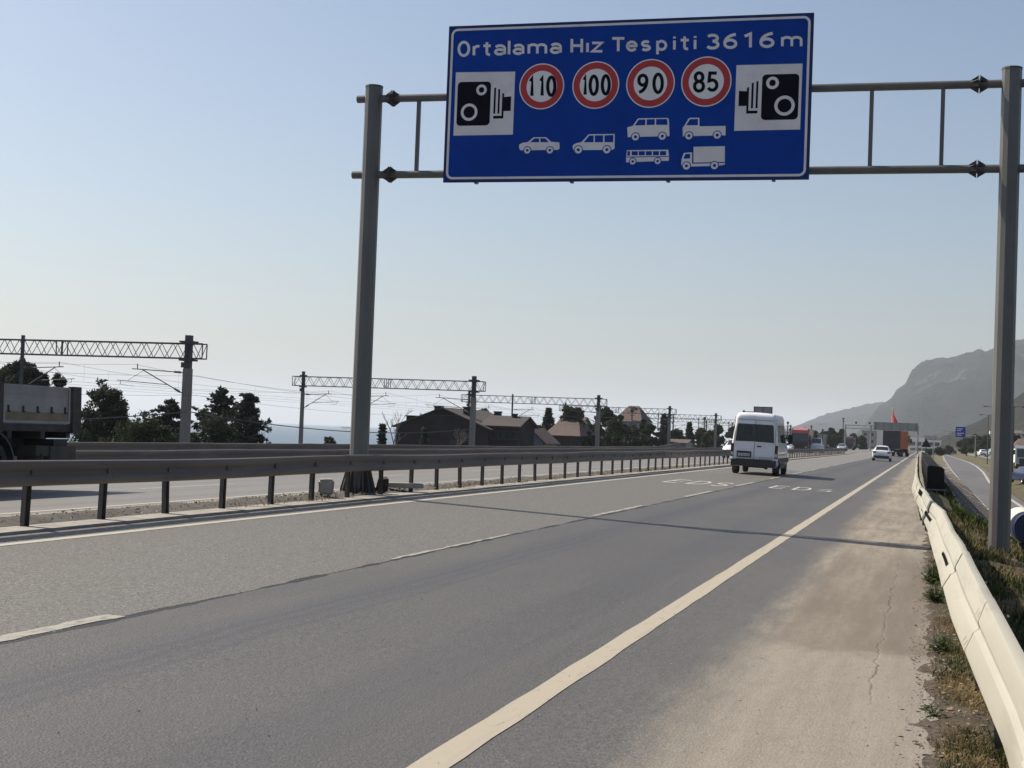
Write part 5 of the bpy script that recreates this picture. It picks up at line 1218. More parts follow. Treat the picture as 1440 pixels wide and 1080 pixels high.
# far utility poles among the trees
for i, (px, top, Y, lab) in enumerate(((800, 584, 215, 'thin pale railway mast under the palm'), (838, 590, 205, 'thin pale railway mast left of the fourth portal mast'), (889, 580, 255, 'thin pale railway mast in front of the red roofed house'), (991, 590, 300, 'thin pale mast left of the sixth portal'), (1108, 596, 360, 'thin dark pole just right of the white van'),
        (1141, 601, 420, 'dark pole right of the nearer red truck'), (1157, 606, 400, 'dark pole above the white pickup'), (1186, 590, 420, 'thin pole left of the far gantry'))):
    p = at(px, top, Y); r = empty('line_pole', (p.x, Y, -2.3), label=lab, cat='pole', group='line poles by the railway')
    mb = MB(); mb.box((p.x, Y, (p.z-2.3)/2), (0.3, 0.3, p.z+2.3), taper=0.7); part(mb, 'shaft', 'mast' if i < 4 else 'truss', r, world=True)
    mb = MB(); mb.box((p.x, Y, p.z+0.25), (0.5, 0.4, 0.5)); mb.box((p.x, Y, p.z-0.5), (0.9, 0.1, 0.1)); part(mb, 'head_fitting', 'truss', r, world=True)
# faint radio masts on the mountain
for px, top, lab in ((1379.5, 488, 'thin radio mast on the mountain crest'), (1391.5, 490, 'second radio mast on the mountain crest, nearer the gantry leg')):
    p = at(px, top, 4500); mb = MB(); mb.tube((p.x, 4498, p.z-38), (p.x, 4498, p.z), 1.3, 0.5, n=6); props(mb.build('radio_mast', 'truss'), label=lab, cat='radio mast')
# ship on the horizon
p0 = at(596, 597, 2600)
sh = empty('cargo_ship', (p0.x, 2600, -12.4), label='pale cargo ship with a tall superstructure out at sea above the dark house roof', cat='ship')
mb = MB(); mb.prism([(p0.x-30, -5), (p0.x-26, -12.6), (p0.x+26, -12.6), (p0.x+31, -3.5)], 'y', 2590, 2604); part(mb, 'hull', 'wall_grey', sh, world=True)
mb = MB(); mb.box((p0.x-8, 2597, 2), (20, 10, 16)); mb.box((p0.x-8, 2597, 12), (12, 8, 6)); part(mb, 'superstructure', 'wall_white', sh, world=True)
mb = MB(); mb.box((p0.x-6, 2597, 20), (3, 3, 16)); part(mb, 'mast', 'wall_grey', sh, world=True)
p0 = at(492, 597, 5200); sh = empty('cargo_ship', (p0.x, 5200, -12.4), label='tiny faint ship on the horizon left of the gantry leg', cat='ship')
mb = MB(); mb.prism([(p0.x-34, -6), (p0.x-30, -12.6), (p0.x+30, -12.6), (p0.x+34, -5)], 'y', 5190, 5204); part(mb, 'hull', 'wall_grey', sh, world=True)
mb = MB(); mb.box((p0.x+18, 5197, 1), (14, 10, 14)); part(mb, 'superstructure', 'wall_grey', sh, world=True)

# ------------------------------------------------------------------ vehicles
def wheel(parent, x, y, r, w, side, arch=False):
    mb = MB(); s = side
    prof = [(r*0.62, -w/2), (r*0.9, -w/2), (r*0.985, -w*0.38), (r, -w*0.2), (r, w*0.2), (r*0.985, w*0.38), (r*0.9, w/2), (r*0.62, w/2)]
    mb.lathe(prof, (x, y, r), 'x', 28, close=True); t = part(mb, 'wheel', 'tyre', parent, smooth=True)
    mb = MB(); mb.lathe([(0.0, s*w*0.30), (r*0.18, s*w*0.36), (r*0.2, s*w*0.28), (r*0.5, s*w*0.2), (r*0.58, s*w*0.36), (r*0.63, s*w*0.4)], (x, y, r), 'x', 24); part(mb, 'rim', 'rim', t, smooth=True)
    return t
class Body:
    """loft along y (front at +y).  stations: y, zb(ottom), zbelt, ztop, wbelt, wtop"""
    def __init__(s, st): s.st = st
    def at(s, y): return [pw(y, [(r[0], r[i]) for r in s.st]) for i in range(1, 6)]
    def contour(s, y):
        zb, zm, zt, wb, wt = s.at(y); h = max(0.02, zt-zm); c = min(0.13, h*0.35)
        pts = [(0, zb), (wb*0.9, zb), (wb*0.975, zb+0.1), (wb, zb+(zm-zb)*0.35), (wb*1.0, zb+(zm-zb)*0.75), (wb*0.985, zm)]
        pts += [(lerp(wb*0.985, wt, 0.5), zm+(h-c)*0.5), (wt, zt-c), (wt-c*0.3, zt-c*0.35), (wt-c*0.95, zt-0.01), (wt*0.45, zt+0.012), (0, zt+0.018)]
        return pts
    def mesh(s, step=0.12):
        mb = MB(); ys = [s.st[0][0]]
        for a, b in zip(s.st[:-1], s.st[1:]):
            n = max(1, int((b[0]-a[0])/step))
            ys += [lerp(a[0], b[0], (i+1)/n) for i in range(n)]
        def f(y):
            c = s.contour(y); return [(x, y, z) for x, z in c]+[(-x, y, z) for x, z in reversed(c[1:-1])]
        mb.sweep(f, ys, closed=True, caps=True); return mb
    def side(s, y0, y1, f0, f1, sd, out=0.008, slant0=0.0, slant1=0.0):
        """window strip on the side, f from belt (0) to roof shoulder (1)"""
        mb = MB(); vs = []; n = 8
        for i in range(n+1):
            for f in (f0, (f0+f1)/2, f1):
                y = lerp(y0+slant0*f, y1+slant1*f, i/n); c = s.contour(y); a, m, b = c[5], c[6], c[7]
                p = (lerp(a[0], m[0], f*2), lerp(a[1], m[1], f*2)) if f < 0.5 else (lerp(m[0], b[0], f*2-1), lerp(m[1], b[1], f*2-1))
                vs.append((sd*(p[0]+out), y, p[1]))
        mb.add(vs, [(3*i+k, 3*i+k+1, 3*i+k+4, 3*i+k+3) for i in range(n) for k in range(2)]); return mb
    def top(s, y0, y1, frac=0.8, out=0.01):
        """glass on the sloping screen between two stations"""
        mb = MB(); vs = []; n = 8
        for i in range(n+1):
            y = lerp(y0, y1, i/n); zb, zm, zt, wb, wt = s.at(y); w = wt*frac
            for u in (-1, -0.5, 0, 0.5, 1): vs.append((w*u, y, zt+out+0.018*(1-abs(u))))
        mb.add(vs, [(5*i+k, 5*i+k+1, 5*i+k+6, 5*i+k+5) for i in range(n) for k in range(4)]); return mb
HATCH = [(-2.1, 0.42, 0.70, 0.72, 0.62, 0.5), (-2.06, 0.34, 0.86, 0.93, 0.80, 0.66), (-1.98, 0.30, 0.92, 1.0, 0.86, 0.68), (-1.65, 0.24, 0.93, 1.36, 0.895, 0.62), (-1.3, 0.24, 0.93, 1.46, 0.9, 0.60), (-0.3, 0.22, 0.92, 1.49, 0.9, 0.60), (0.4, 0.22, 0.91, 1.43, 0.9, 0.60), (1.1, 0.22, 0.90, 1.02, 0.89, 0.66), (1.3, 0.22, 0.85, 0.97, 0.88, 0.70), (1.9, 0.24, 0.72, 0.83, 0.84, 0.66), (2.08, 0.30, 0.58, 0.64, 0.72, 0.55)]
def car(name, label, x, y, z, rz, paint, st=HATCH, group=None, cat='car', rear=(-1.93, -1.55), front=(0.45, 1.08), lamps='rear', sides=((-1.45, -0.5, 0.3, 0.05), (-0.42, 0.35, 0, 0.0)), wb=(-1.3, 1.3), wr=0.32):
    root = empty(name, (0, 0, 0), label=label, cat=cat, group=group); B = Body(st)
    body = part(B.mesh(), 'body', paint, root, smooth=True)
    part(B.top(*rear, 0.86), 'rear_window', 'glass', root); part(B.top(*front, 0.9), 'windscreen', 'glass', root)
    for sd in (-1, 1):
        for (a, b, s0, s1) in sides: part(B.side(a, b, 0.12, 0.86, sd, slant0=s0, slant1=s1), 'side_window', 'glass', root)
        hw = st[0][4]; y0 = st[0][0]; w1 = B.at(y0+0.08)[3]
        mb = MB(); mb.box((sd*(w1*0.82), y0+0.05, 0.86), (0.3, 0.14, 0.16)); part(mb, 'tail_lamp', 'red_lamp', root)
        y1 = st[-1][0]; w2 = B.at(y1-0.15)[3]
        mb = MB(); mb.box((sd*(w2*0.8), y1-0.14, 0.62), (0.34, 0.22, 0.13)); part(mb, 'headlight', 'clear_lamp', root)
        mb = MB(); mb.box((sd*(B.at(0.7)[3]+0.1), 0.75, 1.0), (0.2, 0.12, 0.14), taper=0.8); part(mb, 'wing_mirror', paint, root)
        for wy in wb: wheel(root, sd*(B.at(wy)[3]-0.1), wy, wr, 0.2, sd)
    mb = MB(); mb.box((0, st[0][0]+0.03, 0.42), (1.45, 0.16, 0.2)); mb.box((0, st[-1][0]-0.05, 0.36), (1.3, 0.14, 0.16)); part(mb, 'bumper', 'black_trim', root)
    mb = MB(); mb.box((0, st[0][0]-0.005, 0.62), (0.5, 0.02, 0.11)); mb.box((0, st[-1][0]+0.035, 0.42), (0.5, 0.02, 0.11)); part(mb, 'number_plate', 'plate', root)
    root.location = (x, y, z); root.rotation_euler = (0, math.asin(0.0256) if rz == 0 else 0, rz)
    return root

# white high roof van ahead
VAN = [(-2.95, 0.42, 1.25, 2.42, 0.93, 0.74), (-2.92, 0.36, 1.26, 2.52, 0.965, 0.79), (-2.84, 0.34, 1.27, 2.60, 0.99, 0.83), (-2.6, 0.33, 1.28, 2.645, 0.995, 0.84), (0.5, 0.33, 1.28, 2.64, 0.995, 0.84), (1.2, 0.33, 1.28, 2.56, 0.99, 0.80), (1.45, 0.33, 1.26, 2.42, 0.985, 0.77), (2.05, 0.33, 1.22, 1.62, 0.97, 0.78), (2.2, 0.34, 1.18, 1.42, 0.96, 0.8), (2.75, 0.36, 1.0, 1.12, 0.88, 0.7), (2.93, 0.45, 0.8, 0.86, 0.74, 0.6)]
van = empty('van', (0, 0, 0), label='white high roof panel van driving away in the left lane, seen from behind', cat='van')
VB = Body(VAN); part(VB.mesh(0.15), 'body', 'white_paint', van, smooth=True)
YR = -2.955
def rear_patch(pts, out=0.0): m_ = MB(); m_.add([(x, YR-out+max(0, z-1.2)*0.012, z) for x, z in pts], [tuple(range(len(pts)))]); return m_
mb = MB()
for s in (-1, 1): q = rear_patch([(s*0.0, 1.42), (s*0.82, 1.4), (s*0.77, 2.1), (s*0.72, 2.16), (s*0.0, 2.16)], 0.008); mb.add(q.v, q.f)
part(mb, 'rear_window', 'glass', van)
mb = MB()
for s in (-1, 1): q = rear_patch([(s*0.12, 1.47), (s*0.74, 1.47), (s*0.70, 2.1), (s*0.12, 2.1)], 0.012); mb.add(q.v, q.f)
part(mb, 'window_film', mat('grey_window_film', (0.035, 0.037, 0.04), 0.3, 0, 0.15, 3), van)
mb = MB()
for x in (0.0,): mb.box((x, YR-0.002, 1.42), (0.012, 0.02, 1.85))
for s in (-1, 1): mb.box((s*0.87, YR+0.012, 1.5), (0.01, 0.02, 1.9))
mb.box((0, YR-0.002, 2.34), (1.6, 0.02, 0.012)); part(mb, 'door_seam', 'black_trim', van)
for s in (-1, 1):
    mb = MB(); mb.box((s*0.935, -2.91, 1.02), (0.13, 0.1, 0.55), taper=0.95); part(mb, 'tail_lamp', 'red_lamp', van)
    mb = MB(); mb.box((s*0.93, -2.968, 0.87), (0.11, 0.02, 0.14)); part(mb, 'reversing_lamp', 'clear_lamp', van)
    mb = MB(); mb.box((s*0.965, 1.55, 1.62), (0.25, 0.06, 0.06)); mb.box((s*1.12, 1.5, 1.6), (0.2, 0.12, 0.42)); part(mb, 'wing_mirror', 'black_trim', van)
    for wy, d in ((-1.9, 0.12), (1.75, 0.12)): wheel(van, s*(0.98-d), wy, 0.35, 0.22 if wy > 0 else 0.26, s)
    mb = MB(); mb.box((s*0.86, -2.3, 0.32), (0.24, 0.02, 0.3)); part(mb, 'mudflap', 'black_trim', van)
    for a, b in ((-2.5, -1.35), (-1.25, -0.1), (0.0, 1.0)): part(VB.side(a, b, 0.12, 0.72, s, 0.006), 'side_window', 'glass', van)
    part(VB.side(1.1, 1.62, 0.12, 0.75, s, 0.008, 0, -0.1), 'cab_window', 'glass', van)
    mb = MB(); mb.box((s*1.0, -0.2, 0.66), (0.03, 4.9, 0.2)); part(mb, 'side_rub_strip', 'black_trim', van)
    mb = MB(); mb.box((s*1.0, -0.6, 0.42), (0.03, 2.4, 0.22)); part(mb, 'sill', 'black_trim', van)
part(VB.top(1.5, 2.02, 0.88), 'windscreen', 'glass', van)
mb = MB(); mb.box((0, -2.98, 0.5), (1.9, 0.2, 0.28)); mb.box((0, -3.0, 0.64), (1.5, 0.2, 0.05)); part(mb, 'rear_bumper', 'black_trim', van, smooth=False)
mb = MB(); mb.box((-0.42, YR-0.02, 0.86), (0.62, 0.03, 0.26)); ph = part(mb, 'plate_recess', 'black_trim', van)
mb = MB(); mb.box((-0.42, YR-0.045, 0.84), (0.52, 0.02, 0.12)); nb = part(mb, 'number_plate', 'plate', ph)
mb = MB(); mb.box((0.2, YR-0.015, 1.22), (0.18, 0.04, 0.05)); part(mb, 'door_handle', 'black_trim', van)
mb = MB()
for i, w_ in enumerate((0.62, 0.6, 0.45)): mb.box((0.52-(0.62-w_)/2, YR-0.006, 0.76-i*0.07), (w_, 0.01, 0.012))
part(mb, 'door_lettering', 'galv_dark', van)
mb = MB()
for i in range(8): mb.box((-0.62+i*0.058+(0.02 if i > 1 else 0)+(0.02 if i > 3 else 0), YR-0.057, 0.84), (0.022, 0.006, 0.07))
part(mb, 'plate_characters', 'ink', nb)
mb = MB(); mb.box((0, -2.75, 0.36), (0.9, 0.4, 0.1)); mb.tube((0.5, -2.9, 0.3), (0.5, -2.2, 0.3), 0.04); part(mb, 'underbody', 'chassis', van)
# sign lying in the haze right above the van's roof belongs to another gantry farther off
van.location = (-7.0, 67.0, road_z(-7.0)); van.rotation_euler = (0, math.atan(0.0256), 0)

car('hatchback', 'white hatchback driving away behind the container truck', -3.98, 150.5, road_z(-4), 0, 'white_paint')

# container truck
ct = empty('container_truck', (0, 0, 0), label='lorry with an orange container and a dark open back, far ahead in the right lane', cat='truck')
mb = MB()
mb.box((0, 3, 2.35), (2.44, 6.1, 0.1)) if False else None
for i in range(16):
    y = -0.1+i*0.385; d = 0.0 if i % 2 else 0.035
    mb.box((0, y+0.19, 2.38), (2.5-2*d, 0.385, 2.6))
cn = part(mb, 'container', 'orange', ct)
mb = MB(); mb.box((0, -0.14, 2.38), (2.5, 0.06, 2.6)); part(mb, 'rear_door', 'tarp', cn)
mb = MB()
for x in (-0.85, -0.35, 0.35, 0.85): mb.tube((x, -0.2, 1.15), (x, -0.2, 3.6), 0.025, n=6)
part(mb, 'locking_bars', 'chassis', cn)
mb = MB(); mb.box((0, 3.2, 0.95), (1.0, 7.6, 0.25)); mb.box((0, -0.35, 0.72), (2.4, 0.12, 0.22)); part(mb, 'chassis', 'chassis', ct)
mb = MB(); mb.box((0, -0.2, 1.02), (2.45, 0.08, 0.16)); part(mb, 'rear_beam', 'grey_back', ct)
for s in (-1, 1):
    mb = MB(); mb.box((s*0.95, -0.43, 0.72), (0.4, 0.04, 0.14)); part(mb, 'tail_lamp', 'red_lamp', ct)
    for wy in (0.8, 2.1, 6.9): wheel(ct, s*1.02, wy, 0.5, 0.42, s)
    mb = MB(); mb.box((s*0.98, -0.0, 0.5), (0.5, 0.03, 0.5)); part(mb, 'mudflap', 'black_trim', ct)
    mb = MB(); mb.box((s*1.38, 7.9, 2.3), (0.22, 0.1, 0.6)); part(mb, 'wing_mirror', 'black_trim', ct)
mb = MB(); mb.prism([(6.3, 0.55), (8.3, 0.55), (8.35, 1.5), (8.1, 2.9), (7.2, 3.2), (6.3, 3.1)], 'x', -1.22, 1.22); cb = part(mb, 'cab', 'truck_red', ct)
mb = MB(); mb.prism([(8.34, 1.62), (8.37, 1.62), (8.16, 2.75), (8.13, 2.75)], 'x', -1.05, 1.05); part(mb, 'windscreen', 'glass', cb)
ct.location = (-4.55, 222, road_z(-3.95)); ct.rotation_euler = (0, 0, -0.16)

# dropside truck on the far carriageway, rear end in view
tp = empty('dropside_truck', (0, 0, 0), label='grey dropside truck with muddy side panels at the left edge, behind the median barrier', cat='truck')
# local: y=0 tail, truck extends to +y towards its cab; near side is x=-1.2 after turning
def tp_side(s):
    for i in range(3):
        y0 = 0.42+2.42*i
        m1 = MB(); m1.box((s*1.2, y0+1.1, 1.7), (0.05, 2.2, 0.7))
        p_ = part(m1, 'side_panel', 'tipper_side', tp)
        m2 = MB()
        for zz in (2.04, 1.36): m2.box((s*1.205, y0+1.1, zz), (0.075, 2.22, 0.05))
        for yy in (y0, y0+2.2): m2.box((s*1.205, yy, 1.7), (0.078, 0.06, 0.72))
        m2.box((s*1.205, y0+1.1, 1.9), (0.065, 2.1, 0.03)); part(m2, 'panel_frame', 'tipper_side', p_)
        m3 = MB(); m3.box((s*1.2, y0+1.1, 1.465), (0.058, 2.1, 0.17)); part(m3, 'mud_band', 'tipper_low', p_)
        for k in range(5): m4 = MB(); m4.box((s*1.235, y0+0.14+0.48*k, 1.6), (0.03, 0.035, 0.13)); m4.box((s*1.24, y0+0.12+0.48*k, 1.55), (0.03, 0.07, 0.03)); part(m4, 'hook', 'chassis', p_)
    for yy in (0.16, 0.42+2.31, 0.42+4.73):
        m5 = MB(); m5.box((s*1.2, yy-(-0.0), 1.62), (0.12, 0.3 if yy < 0.2 else 0.12, 0.94)); part(m5, 'stake', 'chassis', tp)
for s in (-1, 1): tp_side(s)
mb = MB(); mb.box((0, 0.06, 1.66), (2.4, 0.08, 0.84)); part(mb, 'tailgate', 'tipper_side', tp)
mb = MB(); mb.box((0, 3.8, 1.25), (2.4, 7.5, 0.14)); part(mb, 'bed_floor', 'chassis', tp)
mb = MB(); mb.box((0, 4.2, 1.0), (0.9, 8.4, 0.3))
for y in (0.3, 1.2, 2.3, 3.4, 4.6, 5.8): mb.box((0, y, 1.12), (2.3, 0.14, 0.14))
mb.box((0, 0.5, 0.86), (2.2, 0.5, 0.35)); part(mb, 'chassis', 'chassis', tp)
for s in (-1, 1):
    mb = MB(); mb.box((s*1.0, 0.62, 0.72), (0.5, 0.9, 0.34)); mb.box((s*1.0, 1.25, 0.8), (0.42, 0.5, 0.2)); part(mb, 'toolbox', 'mud_gap_shade', tp)
    mb = MB(); mb.box((s*0.98, 1.35, 0.5), (0.56, 0.03, 0.5)); part(mb, 'mudflap', 'mud_gap_shade', tp)
    mb = MB(); N_ = 14; P = []
    for i in range(N_+1):
        a = math.pi*(0.02+0.96*i/N_); P.append((2.95-0.68*math.cos(a), 0.52+0.66*math.sin(a)))
    Q = [(lerp(y, 2.95, 0.06), lerp(z, 0.52, 0.06)) for y, z in P]
    mb.prism(P+Q[::-1], 'x', s*1.0-0.26, s*1.0+0.26); part(mb, 'mudguard', 'black_trim', tp)
    for wy in (2.95, 7.9): wheel(tp, s*1.0, wy, 0.52, 0.48 if wy < 4 else 0.3, s)
    mb = MB(); mb.box((s*0.7, -0.02, 0.95), (0.3, 0.05, 0.1)); part(mb, 'tail_lamp', 'mud_gap_shade', tp)
mb = MB(); mb.prism([(7.4, 0.6), (9.1, 0.6), (9.15, 1.4), (8.95, 2.55), (8.6, 2.75), (7.4, 2.75)], 'x', -1.15, 1.15); cb = part(mb, 'cab', 'blue_paint', tp)
mb = MB(); mb.prism([(9.13, 1.5), (9.17, 1.5), (8.99, 2.45), (8.95, 2.45)], 'x', -1.0, 1.0); part(mb, 'windscreen', 'glass', cb)
for s in (-1, 1): mb = MB(); mb.box((s*1.155, 8.3, 1.95), (0.02, 0.9, 0.6)); part(mb, 'side_window', 'glass', cb)
tp.location = (-17.75, 26.95, road_z(-17.75)); tp.rotation_euler = (0, math.atan(0.028), math.pi)

# oncoming lorries
def lorry(label, x, y, col, tarp, high=3.75, length=9, group=None):
    r = empty('lorry', (0, 0, 0), label=label, cat='truck', group=group)
    mb = MB(); mb.prism([(0.0, 0.5), (1.9, 0.5), (1.9, 3.2), (0.55, 3.3), (0.12, 2.85), (0.0, 1.6)], 'x', -1.22, 1.22); c = part(mb, 'cab', col, r)
    mb = MB(); mb.prism([(-0.03, 1.68), (0.0, 1.68), (0.13, 2.75), (0.1, 2.75)], 'x', -1.08, 1.08); part(mb, 'windscreen', 'glass', c)
    mb = MB(); mb.box((0, -0.02, 1.15), (1.6, 0.06, 0.7)); mb.box((0, -0.06, 0.62), (2.4, 0.16, 0.34)); part(mb, 'grille', 'black_trim', c)
    mb = MB(); mb.prism([(0.5, 3.3), (1.8, 3.25), (1.8, high), (1.3, high-0.02)], 'x', -1.05, 1.05); part(mb, 'roof_spoiler', tarp, c)
    mb = MB(); mb.box((0, 2.2+length/2, (1.1+high-0.25)/2), (2.46, length, high-1.35)); part(mb, 'load_body', 'truck_red' if col == 'truck_red' else tarp, r)
    mb = MB(); mb.box((0, 3+length/2, 0.9), (1.0, length, 0.3)); part(mb, 'chassis', 'chassis', r)
    for s in (-1, 1):
        for wy in (1.2, length-1.6, length-0.3): wheel(r, s*1.02, wy, 0.5, 0.34, s)
        mb = MB(); mb.box((s*1.42, 0.15, 2.3), (0.2, 0.12, 0.62)); part(mb, 'wing_mirror', 'black_trim', r)
        mb = MB(); mb.box((s*0.92, -0.05, 0.8), (0.36, 0.06, 0.2)); part(mb, 'headlight', 'clear_lamp', r)
    r.location = (x, y, road_z(x)+0.0); return r
lorry('dark red lorry with a faded roof coming towards the camera right of the white van', -17.6, 222, 'truck_red', 'truck_pink', 3.7)
lorry('second, smaller looking dark red lorry, under the far gantry beam', -18.4, 385, 'truck_red', 'truck_red', 3.5)
PK = [(-2.4, 0.4, 0.95, 1.05, 0.86, 0.8), (-2.3, 0.3, 1.0, 1.12, 0.9, 0.85), (-0.2, 0.3, 1.0, 1.12, 0.9, 0.85), (-0.1, 0.3, 1.0, 1.9, 0.9, 0.72), (0.9, 0.3, 1.0, 1.92, 0.9, 0.7), (1.65, 0.3, 1.0, 1.2, 0.9, 0.75), (2.2, 0.32, 0.9, 1.02, 0.86, 0.7), (2.35, 0.4, 0.7, 0.75, 0.75, 0.6)]
def onc(name, label, x, y, paint, st=HATCH, **kw): return car(name, label, x, y, road_z(x), math.pi, paint, st=st, **kw)
onc('car', 'white car whose front shows just left of the van, above the median rail', -14.0, 116, 'white_paint')
onc('car', 'white car just right of the van, mostly behind the median rail', -17.4, 197, 'white_paint')
onc('pickup', 'white light pickup coming towards the camera, right of the nearer red lorry', -15.5, 228, 'white_paint', st=[(a, b, c*1.15, d*1.12, e, f) for a, b, c, d, e, f in PK], rear=(-2.0, -1.0), front=(0.95, 1.6), sides=((0.0, 0.8, 0, 0),), cat='pickup')
onc('car', 'silver car beyond the pickup, left of the container truck', -15.6, 300, 'silver')
p = at(1150, 627, 240)
# vehicles on the side roads at the right
p = at(1381.5, 642, 330); car('car', 'white car seen from behind on the side road, left of the gantry leg', p.x, 330, p.z, 0.12, 'white_paint')
p = at(1395, 642, 300); car('car', 'pale car beside the gantry leg on the side road, half hidden', p.x, 300, p.z, 0.12, 'silver')
p = at(1433, 661, 205); l_ = lorry('white fronted lorry with a dark windscreen right of the gantry leg', 0, 0, 'silver', 'wall_white', 3.0, 5); l_.location = (p.x+0.8, 205, p.z)
p = at(1434, 697, 140); p.z = ter_z(p.x+0.5, 140)+0.04
car('car', 'dark blue car on the lower road right of the gantry leg', p.x+0.5, 140, p.z, 0.3, 'blue_paint')
p = at(1431, 640, 260)

# ------------------------------------------------------------------ things on the median and the verge
def stone(name, label, c, d, seed, m='rubble', cat='stone', rz=0.0, noise_amt=0.12, tilt=0.0):
    bm = bmesh.new(); bmesh.ops.create_cube(bm, size=1.0)
    for v in bm.verts: v.co = Vector((v.co.x*d[0], v.co.y*d[1], v.co.z*d[2]))
    bmesh.ops.bevel(bm, geom=bm.edges[:], offset=min(d)*0.12, segments=2, affect='EDGES')
    bmesh.ops.subdivide_edges(bm, edges=bm.edges[:], cuts=1)
    for v in bm.verts: v.co += noise.noise_vector(v.co*4+Vector((seed, 0, 0)))*min(d)*noise_amt
    me = bpy.data.meshes.new(name); bm.to_mesh(me); bm.free(); me.materials.append(M[m]); o = bpy.data.objects.new(name, me); COL.objects.link(o)
    o.location = c; o.rotation_euler = (tilt, 0, rz); return props(o, label=label, cat=cat)
stone('concrete_block', 'pale concrete block lying left of the gantry foot', (-10.62, 25.7, road_z(-10.6)+0.22), (0.3, 0.34, 0.3), 1, 'concrete', 'block', 0.4)
stone('concrete_slab', 'flat broken slab on the median right of the gantry foot', (-10.5, 29.7, road_z(-10.5)+0.16), (0.75, 0.35, 0.1), 2, 'concrete', 'slab', 0.5)
stone('rusty_drum', 'dark rusty lump beside the gantry foot', (-10.5, 28.3, road_z(-10.5)+0.2), (0.26, 0.26, 0.26), 3, 'rust', 'scrap metal', 0.2, 0.35)
R_ = random.Random(21)
RB = MB()
for i in range(1100):
    y = R_.uniform(12, 60) if i > 250 else R_.uniform(23, 34); x = R_.uniform(-11.2, -10.28); s = R_.uniform(0.012, 0.035); z = road_z(x)+0.07
    q = [(x+s*R_.uniform(-1, 1), y+s*R_.uniform(-1, 1), z+s*R_.uniform(-0.4, 1)) for _ in range(5)]; RB.add(q, [(0, 1, 2), (0, 2, 3), (0, 3, 1), (1, 4, 2), (2, 4, 3), (3, 4, 1)])
props(RB.build('median_rubble', 'rubble'), kind='stuff')

# drum tank behind the right gantry leg
tk = empty('drum_tank', (2.3, 31, -0.6), label='white drum lying on its side with a dark blue end, behind the right gantry leg', cat='tank')
c0 = at(1446, 741, 32); mb = MB(); mb.tube((c0.x-0.06, 31.6, c0.z), (c0.x-0.10, 33.2, c0.z+0.02), 0.33, n=28); part(mb, 'drum', 'tank_white', tk, world=True, smooth=True)
mb = MB(); mb.tube((c0.x, 31.45, c0.z), (c0.x, 31.62, c0.z), 0.3, 0.335, n=28); part(mb, 'end_cap', 'tank_blue', tk, world=True, smooth=True)
mb = MB(); mb.box((c0.x-0.1, 32, c0.z-0.55), (0.1, 0.9, 0.5)); mb.box((c0.x+0.25, 32, c0.z-0.55), (0.08, 0.9, 0.5)); part(mb, 'stand', 'rust', tk, world=True)
# roadside parapet rail of the lower road, right of the leg
pr = empty('parapet_rail', (11, 60, -2), label='thin white railing on a concrete parapet at the right edge, behind the gantry leg', cat='railing')
a_, b_ = at(1422, 716, 60), at(1460, 722, 60)
mb = MB(); mb.tube((a_.x, 60, a_.z), (b_.x+6, 60, b_.z), 0.05, n=8); mb.tube((a_.x, 60, a_.z-0.35), (b_.x+6, 60, b_.z-0.35), 0.04, n=8); part(mb, 'tube', 'galv', pr, world=True)
for j in range(7): mb = MB(); mb.box((a_.x+0.2+1.0*j, 60, a_.z-0.5), (0.07, 0.07, 1.0)); part(mb, 'post', 'galv', pr, world=True)
mb = MB(); mb.box(((a_.x+b_.x)/2+3, 60.6, a_.z-1.5), (b_.x-a_.x+6.4, 1.6, 1.9)); part(mb, 'parapet', 'concrete', pr, world=True)
sf = empty('side_fence', (12, 190, -1.2), label='low grey railing along the side road at the right edge, in front of the lorry', cat='fence')
a_, b_ = at(1424, 664, 190), at(1450, 668, 150)
for dz in (0, -0.45): mb = MB(); mb.tube((a_.x, 190, a_.z+dz), (b_.x, 150, b_.z+dz+0.2), 0.05, n=6); part(mb, 'bar', 'grey_back', sf, world=True)
for j in range(16):
    t = j/15; mb = MB(); mb.box((lerp(a_.x, b_.x, t), lerp(190, 150, t), lerp(a_.z, b_.z+0.2, t)-0.5), (0.08, 0.08, 1.3)); part(mb, 'post', 'grey_back', sf, world=True)
# discarded piece of old rail standing on the bank
orr = MB()
p0, p1 = Vector((1.02, 15.4, -0.28)), Vector((1.42, 17.6, 0.12)); dv = (p1-p0).normalized(); sv = dv.cross(Vector((0, 0, 1))).normalized(); uvv = sv.cross(dv)
vs = []
for q in (p0, p1):
    for d, h in WPROF: vs.append(tuple(q+sv*d*1.0+uvv*h))
n = len(WPROF); orr.add(vs, [(k, k+1, n+k+1, n+k) for k in range(n-1)])
props(orr.build('scrap_rail', 'galv_dark', recalc=False), label='discarded dark length of old guard rail propped on the grassy bank', cat='scrap metal')

